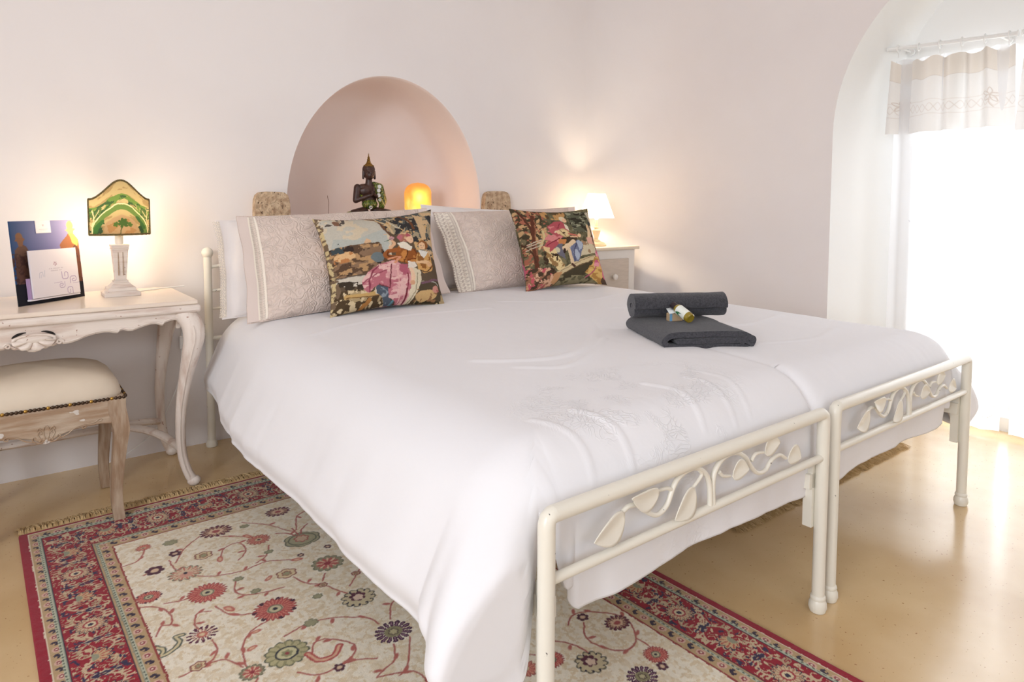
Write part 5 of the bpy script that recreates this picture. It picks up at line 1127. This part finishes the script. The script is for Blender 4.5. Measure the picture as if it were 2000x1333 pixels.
    Ln([(1010,390),(1030,470),(1010,580)], 48, (226,196,156)); Ln([(1080,400),(1100,520),(1130,640)], 40, (206,160,140)); E(1012, 385, 22, 26, (214,180,140)); E(1076, 390, 20, 24, (214,180,140)); P([(980,540),(1060,520),(1090,620),(1000,610)], (222,170,150)); Ln([(1050,450),(1100,600)], 10, (90,70,70))
    P([(1130,720),(1175,690),(1240,900),(1280,1110),(1120,1060),(970,985),(1050,880)], (214,176,106)); bl([(1130,720),(1280,1110),(970,985)], 9, .12, (176,130,72), 27, 30); P([(1150,650),(1190,700),(1260,880),(1310,1050),(1265,1060),(1210,900),(1140,740),(1090,740)], (200,104,130)); bl([(1150,650),(1310,1050),(1210,900),(1090,740)], 22, .10, (226,156,170), 28); E(1125, 865, 44, 44, (196,96,124)); Ln([(1120,900),(1060,990),(1000,1040)], 16, (180,86,110)); bl([(1080,820),(1170,820),(1170,910),(1080,910)], 26, .1, (226,150,160), 29)
    Ln([(1265,1060),(1300,1080),(1350,1105)], 50, (84,66,54)); bl([(40,100),(110,100),(320,1240),(250,1240)], 40, .1, (196,160,120), 30); bl([(1060,100),(1110,100),(1130,300),(1080,240)], 30, .05, (110,84,64), 31)
    return finish(cv, 61)
m_tap = mat('woven_tapestry', (150,130,110), .9, attr=True, bump=.5, bscale=600, bdist=.0012, spec=.1)
o, _ = pillow('cushion', (.246,1.425,.572),(.722,1.440,.572),(.748,1.585,.945),(.250,1.585,.910), .13, m_tap, None, pinch=.11, n=330, seed=4, col=tap_couple(), wr=.006, expo=.62)
tag(o, 'tapestry cushion woven with a couple, a pink skirt and a sheep, on the left side', 'cushion')
o, _ = pillow('cushion', (1.190,1.515,.575),(1.705,1.520,.575),(1.700,1.655,.950),(1.200,1.655,.948), .13, m_tap, None, pinch=.11, n=330, seed=8, col=tap_lute(), wr=.006, expo=.62)
tag(o, 'tapestry cushion woven with a seated lute player in a red coat, on the right side', 'cushion')
# ================================================================== towels, bottle
TO = Vector((.785, .415, .561)); TA = math.atan2(-.48, .88)
def ribbon(path, th, L, seed, ax):
    """a thick towel layer: closed outline around a path in (p,z), swept over length L"""
    P = np.array(spl(path, 5)); d = np.gradient(P, axis=0); d /= np.linalg.norm(d, axis=1)[:, None]; N = np.stack([-d[:, 1], d[:, 0]], 1)
    capn = [(P[-1]+th/2*(math.cos(a)*d[-1]+math.sin(a)*N[-1])) for a in (PI/2*.6, 0, -PI/2*.6)]; cap0 = [(P[0]+th/2*(-math.cos(a)*d[0]+math.sin(a)*N[0])) for a in (-PI/2*.6, 0, PI/2*.6)]
    O = np.array(list(P+N*th/2)+capn+list((P-N*th/2)[::-1])+cap0)
    m = 70; S_ = np.linspace(0, L, m); G = np.zeros((len(O), m, 3))
    cen = O.mean(0)
    for j, s in enumerate(S_):
        k = 1.0; e = min(s, L-s); sh = th*.22*(1-min(1, e/(th*.5)))**2
        d2 = O-cen
        wob = .0022*fbm(O[:, 0]*22+s*16, O[:, 1]*25+seed+s*9, seed, 3)
        G[:, j, 0] = O[:, 0]+wob; G[:, j, 1] = s+.003*fbm(O[:, 0]*10, O[:, 1]*40+j*0, seed+2, 2); G[:, j, 2] = O[:, 1]+wob-(sh if False else 0)
    mb = MB(); mb.grid(G, cu=True)
    n = len(O); h = n//2
    # end caps as strips between the two sides of the ribbon
    A = list(range(len(P))); 
    for j in (0, m-1):
        for i in range(len(P)-1):
            a = i*m+j; b = (i+1)*m+j; c2 = (len(P)+3+len(P)-1-(i+1))*m+j; d3 = (len(P)+3+len(P)-1-i)*m+j
            mb.f.append((a, b, c2, d3))
        q = [len(P)-1+k for k in range(0, 5)]; mb.f.append(tuple(x*m+j for x in q))
        q = [n-3-1+k for k in range(0, 4)]+[0]; mb.f.append(tuple((x % n)*m+j for x in q))
    return mb
h1, h2, h3 = .0095, .0275, .0455
path = [(.045,h2),(.10,h2),(.19,h2),(.232,h2-.001),(.247,h2-.009),(.234,h1),(.19,h1),(.10,h1),(.035,h1),(.010,h1+.007),(.002,h2),(.012,h3-.006),(.035,h3),(.10,h3+.001),(.19,h3),(.235,h3-.002),(.258,h3-.012),(.266,h2),(.262,.016)]
o = ribbon(path, .0165, .30, 3, 0).build('folded_towel', m_towel, None, smooth=60); o.location = TO; o.rotation_euler = (0, 0, TA)
tag(o, 'charcoal bath towel folded flat on the duvet, under the rolled towel', 'towel')
sp = []; turns = 3.1
for k in range(70):
    a = k/69*turns*2*PI; r = .006+.0305*(k/69)**.9; sp.append((r*math.cos(a+PI*.80), r*math.sin(a+PI*.80)))
mb = ribbon(sp, .0098, .300, 7, 0)
o = mb.build('rolled_towel', m_towel, None, smooth=60)
# swept along local y -> turn so that the roll lies along the towel's front edge direction
e1 = Vector((math.cos(TA), math.sin(TA), 0)); e2 = Vector((-math.sin(TA), math.cos(TA), 0))
base = TO+e2*.235+e1*(-.012)
Rm = Matrix((e2, e1, Vector((0,0,1)))).transposed().to_4x4(); Rm.translation = Vector((base.x, base.y, TO.z+.0545+.0385)); o.matrix_world = Rm
tag(o, 'charcoal towel rolled up tightly, lying on the back of the folded one', 'towel')
m_amber = mat('amber_glass', (150,128,30), .08, spec=.6, coat=.5); m_lab = mat('white_label', (236,240,232), .5); m_green = mat('green_print', (30,110,62), .5); m_capb = mat('dark_cap', (40,28,36), .35)
bt = thing('bottle', 'tiny amber bottle with white and green label lying on the towels', 'bottle', TO+e1*.125+e2*.105+Vector((0,0,.072)))
ax = (e1*-.30+e2*.86+Vector((0,0,.36))).normalized(); bt.rotation_mode = 'QUATERNION'; bt.rotation_quaternion = ax.to_track_quat('Z', 'X')
mb = MB(); mb.lathe([(.006,.001),(.0125,.0),(.0150,.002),(.0155,.006),(.0155,.058),(.013,.064),(.008,.068)], n=28); mb.build('glass', m_amber, bt)
mb = MB(); mb.lathe([(.0158,.014),(.0158,.054)], n=28); mb.f = [q for q in mb.f if len(q) == 4]; mb.build('label', m_lab, bt)
mb = MB()
for k in range(5):
    a0, a1 = -2.2+.16*k, -2.2+.16*(k+1); z0 = .024+.014*math.sin(k*.62); z1 = .024+.014*math.sin((k+1)*.62)
    mb.add([(.0161*math.cos(a0), .0161*math.sin(a0), z0), (.0161*math.cos(a1), .0161*math.sin(a1), z1), (.0161*math.cos(a1), .0161*math.sin(a1), z1+.014), (.0161*math.cos(a0), .0161*math.sin(a0), z0+.014)], [(0,1,2,3)])
mb.build('print', m_green, bt)
mb = MB(); mb.lathe([(.008,.066),(.0105,.067),(.0110,.070),(.0110,.083),(.009,.085)], n=22); mb.build('cap', m_capb, bt)
sc = thing('soap_packet', 'small wrapped soap packet with folded paper top behind the tiny bottle', 'soap', TO+e1*.100+e2*.170+Vector((0,0,.0545)), TA+.15)
m_paper = mat('white_paper', (226,232,232), .5); m_kraft = mat('beige_paper', (190,164,130), .6)
mb = MB(); mb.box(-.020,.026,-.010,.012,0,.026); mb.build('packet', m_kraft, sc, bevel=.003)
mb = MB(); mb.add([(-.024,-.014,.026),(.002,-.016,.029),(.030,-.013,.028),(.034,.010,.034),(.004,.014,.040),(-.020,.012,.038)], [(0,1,4,5),(1,2,3,4)]); o = mb.build('paper_top', m_paper, sc); md = o.modifiers.new('s', 'SOLIDIFY'); md.thickness = .0012
mb = MB(); mb.box(-.0205,-.012,-.0108,-.0100,.002,.024); mb.build('blue_stripe', mat('blue_print', (110,160,196), .5), sc)
# ================================================================== in the niche: figure, salt lamp, incense
FX, FY, FZ = .782, 2.215, .9005
m_dark = mat('dark_brown_resin', (62,40,34), .38, col2=(84,56,46), scale=40, spec=.5)
m_gold = mat('antique_gold', (168,128,52), .4, col2=(90,64,30), scale=220, metal=.6)
def mosaic(name):
    m = bpy.data.materials.new(name); m.use_nodes = True; nt = m.node_tree; K = nt.links; b = nt.nodes['Principled BSDF']; b.inputs['Roughness'].default_value = .3
    tc = nd(nt, 'ShaderNodeTexCoord'); v = nd(nt, 'ShaderNodeTexVoronoi', i_Scale=240.0); K.new(tc.outputs['Object'], v.inputs['Vector'])
    r = nd(nt, 'ShaderNodeValToRGB'); r.color_ramp.interpolation = 'CONSTANT'; e = r.color_ramp.elements
    e[0].position = 0; e[0].color = L4((40,34,20)); e[1].position = .25; e[1].color = L4((96,120,40))
    for p_, c_ in ((.5,(150,140,60)),(.68,(40,60,36)),(.82,(200,190,120))): q = e.new(p_); q.color = L4(c_)
    K.new(v.outputs['Color'], r.inputs[0]); K.new(r.outputs[0], b.inputs['Base Color']); return m
m_mos = mosaic('green_gold_mosaic'); m_mir = mat('mirror_disc', (225,225,220), .25, metal=.2)
fg = thing('seated_figurine', 'dark meditating figurine in a green mosaic robe, hands joined, in the wall niche', 'figurine', (FX, FY, FZ))
def rem(mb, name, mt, vox, parent):
    o = mb.build(name, mt, parent, fix=False); m = o.modifiers.new('remesh', 'REMESH'); m.mode = 'VOXEL'; m.voxel_size = vox; m.use_smooth_shade = True
    s = o.modifiers.new('smooth', 'SMOOTH'); s.iterations = 3; s.factor = .5; return o
b = MB()
b.ell((0,.004,.085), (.038,.026,.045)); b.ell((0,.004,.128), (.052,.027,.034)); b.ell((-.030,.004,.146), (.026,.020,.017)); b.ell((.032,.004,.146), (.026,.020,.017)); b.cap((0,.004,.15), (0,.002,.190), .019, .0145); b.cap((0,.004,.15), (-.03,.004,.148), .017, .015); b.cap((0,.004,.15), (.03,.004,.148), .017, .015)
b.ell((0,.0,.218), (.0285,.029,.036)); b.ell((0,-.006,.204), (.0215,.023,.022)); b.ell((0,-.016,.196), (.010,.010,.008))          # head, cheeks, chin
b.cap((0,-.0265,.222), (0,-.0315,.211), .0028, .0042); b.cap((-.006,-.0275,.2025), (.006,-.0275,.2025), .0022, .0022)                 # nose, mouth
for s in (-1, 1):
    b.cap((s*.029,.002,.224), (s*.030,.001,.190), .0052, .0058); b.ell((s*.012,-.0235,.2200), (.0080,.0050,.0042)); b.cap((s*.005,-.026,.229), (s*.020,-.021,.230), .0022, .0018)
    b.cap((s*.058,.006,.145), (s*.070,.0,.085), .0175, .0145)                                                                       # upper arms
    b.cap((s*.070,.0,.083), (s*.014,-.040,.108), .0140, .0082)                                                                       # forearms
    b.ell((s*.0052,-.043,.119), (.0050,.0085,.0140))                                                                                # palms
    for k, (yy, ln) in enumerate(((-.0500,.0135),(-.0455,.0175),(-.0410,.0165),(-.0370,.0130))): b.cap((s*.0032, yy+.002, .126), (s*.0016, yy-.001, .133+ln), .0024, .0018, 8)
    b.cap((s*.0045,-.050,.113), (s*.0035,-.0535,.128), .0027, .0021, 8)
    b.cap((s*.030,.0,.030), (s*.094,-.022,.022), .024, .018); b.cap((s*.092,-.028,.020), (-s*.020,-.052,.018), .0165, .0115)                   # crossed legs
b.cap((.02,-.052,.022), (.058,-.046,.030), .0085, .0070); b.ell((0,-.01,.012), (.095,.042,.014)); b.cap((.08,-.03,.022), (.103,-.024,.029), .010, .006)
rem(b, 'body', m_dark, .0019, fg)
b = MB(); b.ell((0,.004,.0), (.001,.001,.001)) if False else None
b.ell((0,.004,.2320), (.0310,.0300,.0285)); b.ell((0,.004,.2180), (.0300,.0250,.0300))
hair = rem(b, 'hair', m_dark, .0019, fg)
hair.scale = (1,1,1)
mb = MB(); mb.lathe([(.0225,.2480),(.0215,.2520),(.0175,.2570),(.0125,.2620),(.0095,.2680),(.0085,.2730),(.0068,.2750),(.0082,.2780),(.0066,.2820),(.0052,.2840),(.0066,.2870),(.0050,.2910),(.0028,.2950),(.0018,.3050),(.0003,.3120)], 0, .003, 0, 20); mb.build('crown', m_gold, fg)
for k in range(16):
    a = 2*PI*k/16; mb = MB(); mb.ell((.0222*math.cos(a), .003+.0222*math.sin(a), .2480), (.0036,.0036,.0050), n=8, m=6); mb.build('crown_bead', m_gold, fg)
b = MB(); b.cap((.030,.010,.158), (.056,.008,.150), .0175, .0185); b.cap((.058,.007,.148), (.074,.002,.085), .0200, .0185); b.cap((.060,-.010,.120), (.066,-.014,.070), .013, .014); b.cap((.074,.0,.085), (.060,-.006,.048), .0180, .0140); b.cap((.028,-.016,.155), (.036,-.026,.100), .011, .012); b.cap((.036,-.026,.100), (.060,-.020,.055), .012, .011)
rem(b, 'robe', m_mos, .0022, fg)
b = MB(); b.ell((0,-.004,.066), (.040,.031,.026)); b.cap((-.055,-.030,.014), (-.115,-.024,.014), .020, .0175); b.cap((-.02,-.050,.013), (-.110,-.034,.012), .0150, .0130); b.ell((-.045,-.002,.100), (.012,.026,.012))
rem(b, 'skirt', m_mos, .0022, fg)
for (x, y, z, r) in ((.037,-.036,.150,.0095),(.032,-.0375,.131,.0090),(.030,-.040,.108,.0098),(.036,-.040,.086,.0070),(-.010,-.037,.050,.0082),(-.058,-.0665,.015,.0082),(-.108,-.050,.016,.0060)):
    mb = MB(); mb.tube([(x, y+.004, z), (x, y-.001, z)], [r, r], 18)
    mb.build('mirror_disc', m_mir, fg)
    if z < .09: mb = MB(); mb.tube([(x, y-.0009, z), (x, y-.0016, z)], [r*.42]*2, 12); mb.build('disc_centre', m_dark, fg)
st_ = MB(); st_.lathe([(.095,0),(.100,.002),(.098,.005),(.090,.006)], 0, -.012, 0, 36, sx=1.22, sy=.52); st_.build('plinth', m_mos, fg)
# glowing salt lamp
m_salt = bpy.data.materials.new('glowing_salt_crystal'); m_salt.use_nodes = True
_nt = m_salt.node_tree; _K = _nt.links; _b = _nt.nodes['Principled BSDF']; _b.inputs['Base Color'].default_value = L4((240,170,80)); _b.inputs['Roughness'].default_value = .5
_tc = nd(_nt, 'ShaderNodeTexCoord'); _sp = nd(_nt, 'ShaderNodeSeparateXYZ'); _K.new(_tc.outputs['Object'], _sp.inputs[0]); _n = nd(_nt, 'ShaderNodeTexNoise', i_Scale=16.0, i_Detail=3.0); _K.new(_tc.outputs['Object'], _n.inputs['Vector'])
_m1 = nd(_nt, 'ShaderNodeMath', operation='MULTIPLY_ADD', i_1=-5.2, i_2=.86); _K.new(_sp.outputs[2], _m1.inputs[0]); _m2 = nd(_nt, 'ShaderNodeMath', operation='ADD'); _K.new(_m1.outputs[0], _m2.inputs[0])
_m3 = nd(_nt, 'ShaderNodeMath', operation='MULTIPLY_ADD', i_1=1.1, i_2=-.55); _K.new(_n.outputs[0], _m3.inputs[0]); _K.new(_m3.outputs[0], _m2.inputs[1])
_r = nd(_nt, 'ShaderNodeValToRGB'); _e = _r.color_ramp.elements; _e[0].position = .0; _e[0].color = L4((250,150,62)); _e[1].position = .95; _e[1].color = L4((255,236,150)); _q = _e.new(.45); _q.color = L4((255,176,66))
_K.new(_m2.outputs[0], _r.inputs[0]); _K.new(_r.outputs[0], _b.inputs['Emission Color']); _st = nd(_nt, 'ShaderNodeMapRange'); _st.inputs[3].default_value = .30; _st.inputs[4].default_value = .85; _K.new(_m2.outputs[0], _st.inputs[0]); _K.new(_st.outputs[0], _b.inputs['Emission Strength'])
sl2 = thing('salt_lamp', 'glowing orange salt crystal lamp in the wall niche, right of the figurine', 'lamp', (1.085, 2.275, .9005))
n, m = 30, 48; P = np.zeros((n, m+1, 3))
for i in range(n):
    t = i/(n-1); z = .018+.160*t; r = .066*(1-max(0, (t-.55)/.45)**3)**.5*(.93+.07*min(1, t*5)) if t < 1 else .001
    for k in range(m+1):
        a = 2*PI*(k % m)/m; ca, sa = math.cos(a), math.sin(a); e = (abs(ca)**3+abs(sa)**3)**(-1/3)
        f_ = 1+.07*float(fbm(ca*1.7+4, sa*1.7+z*14, 77, 3)); P[i, k] = (r*ca*e*f_, .8*r*sa*e*f_, z)
surf('crystal', P, m_salt, sl2)
mb = MB(); mb.lathe([(.056,0),(.058,.006),(.054,.018),(.048,.020)], n=28, sy=.85); mb.build('base', mat('dark_wood', (96,62,40), .5), sl2)
point('salt_lamp_glow', (-.02, -.075, .10), .32, (1.0, .62, .28), .03, sl2)
ic = thing('incense_stick', 'thin brown incense stick standing in the wall niche, left of the figurine', 'incense', (.569, 2.200, .9005))
mb = MB(); mb.tube(spl([(.001,0,.006),(.001,0,.05),(.002,0,.075),(-.003,0,.095),(-.004,0,.104)], 4), .0011, 6); mb.build('stick', mat('incense_brown', (120,72,50), .8), ic)
mb = MB(); mb.lathe([(.020,0),(.022,.003),(.018,.008),(.004,.009)], n=20); mb.build('holder', m_gold, ic)
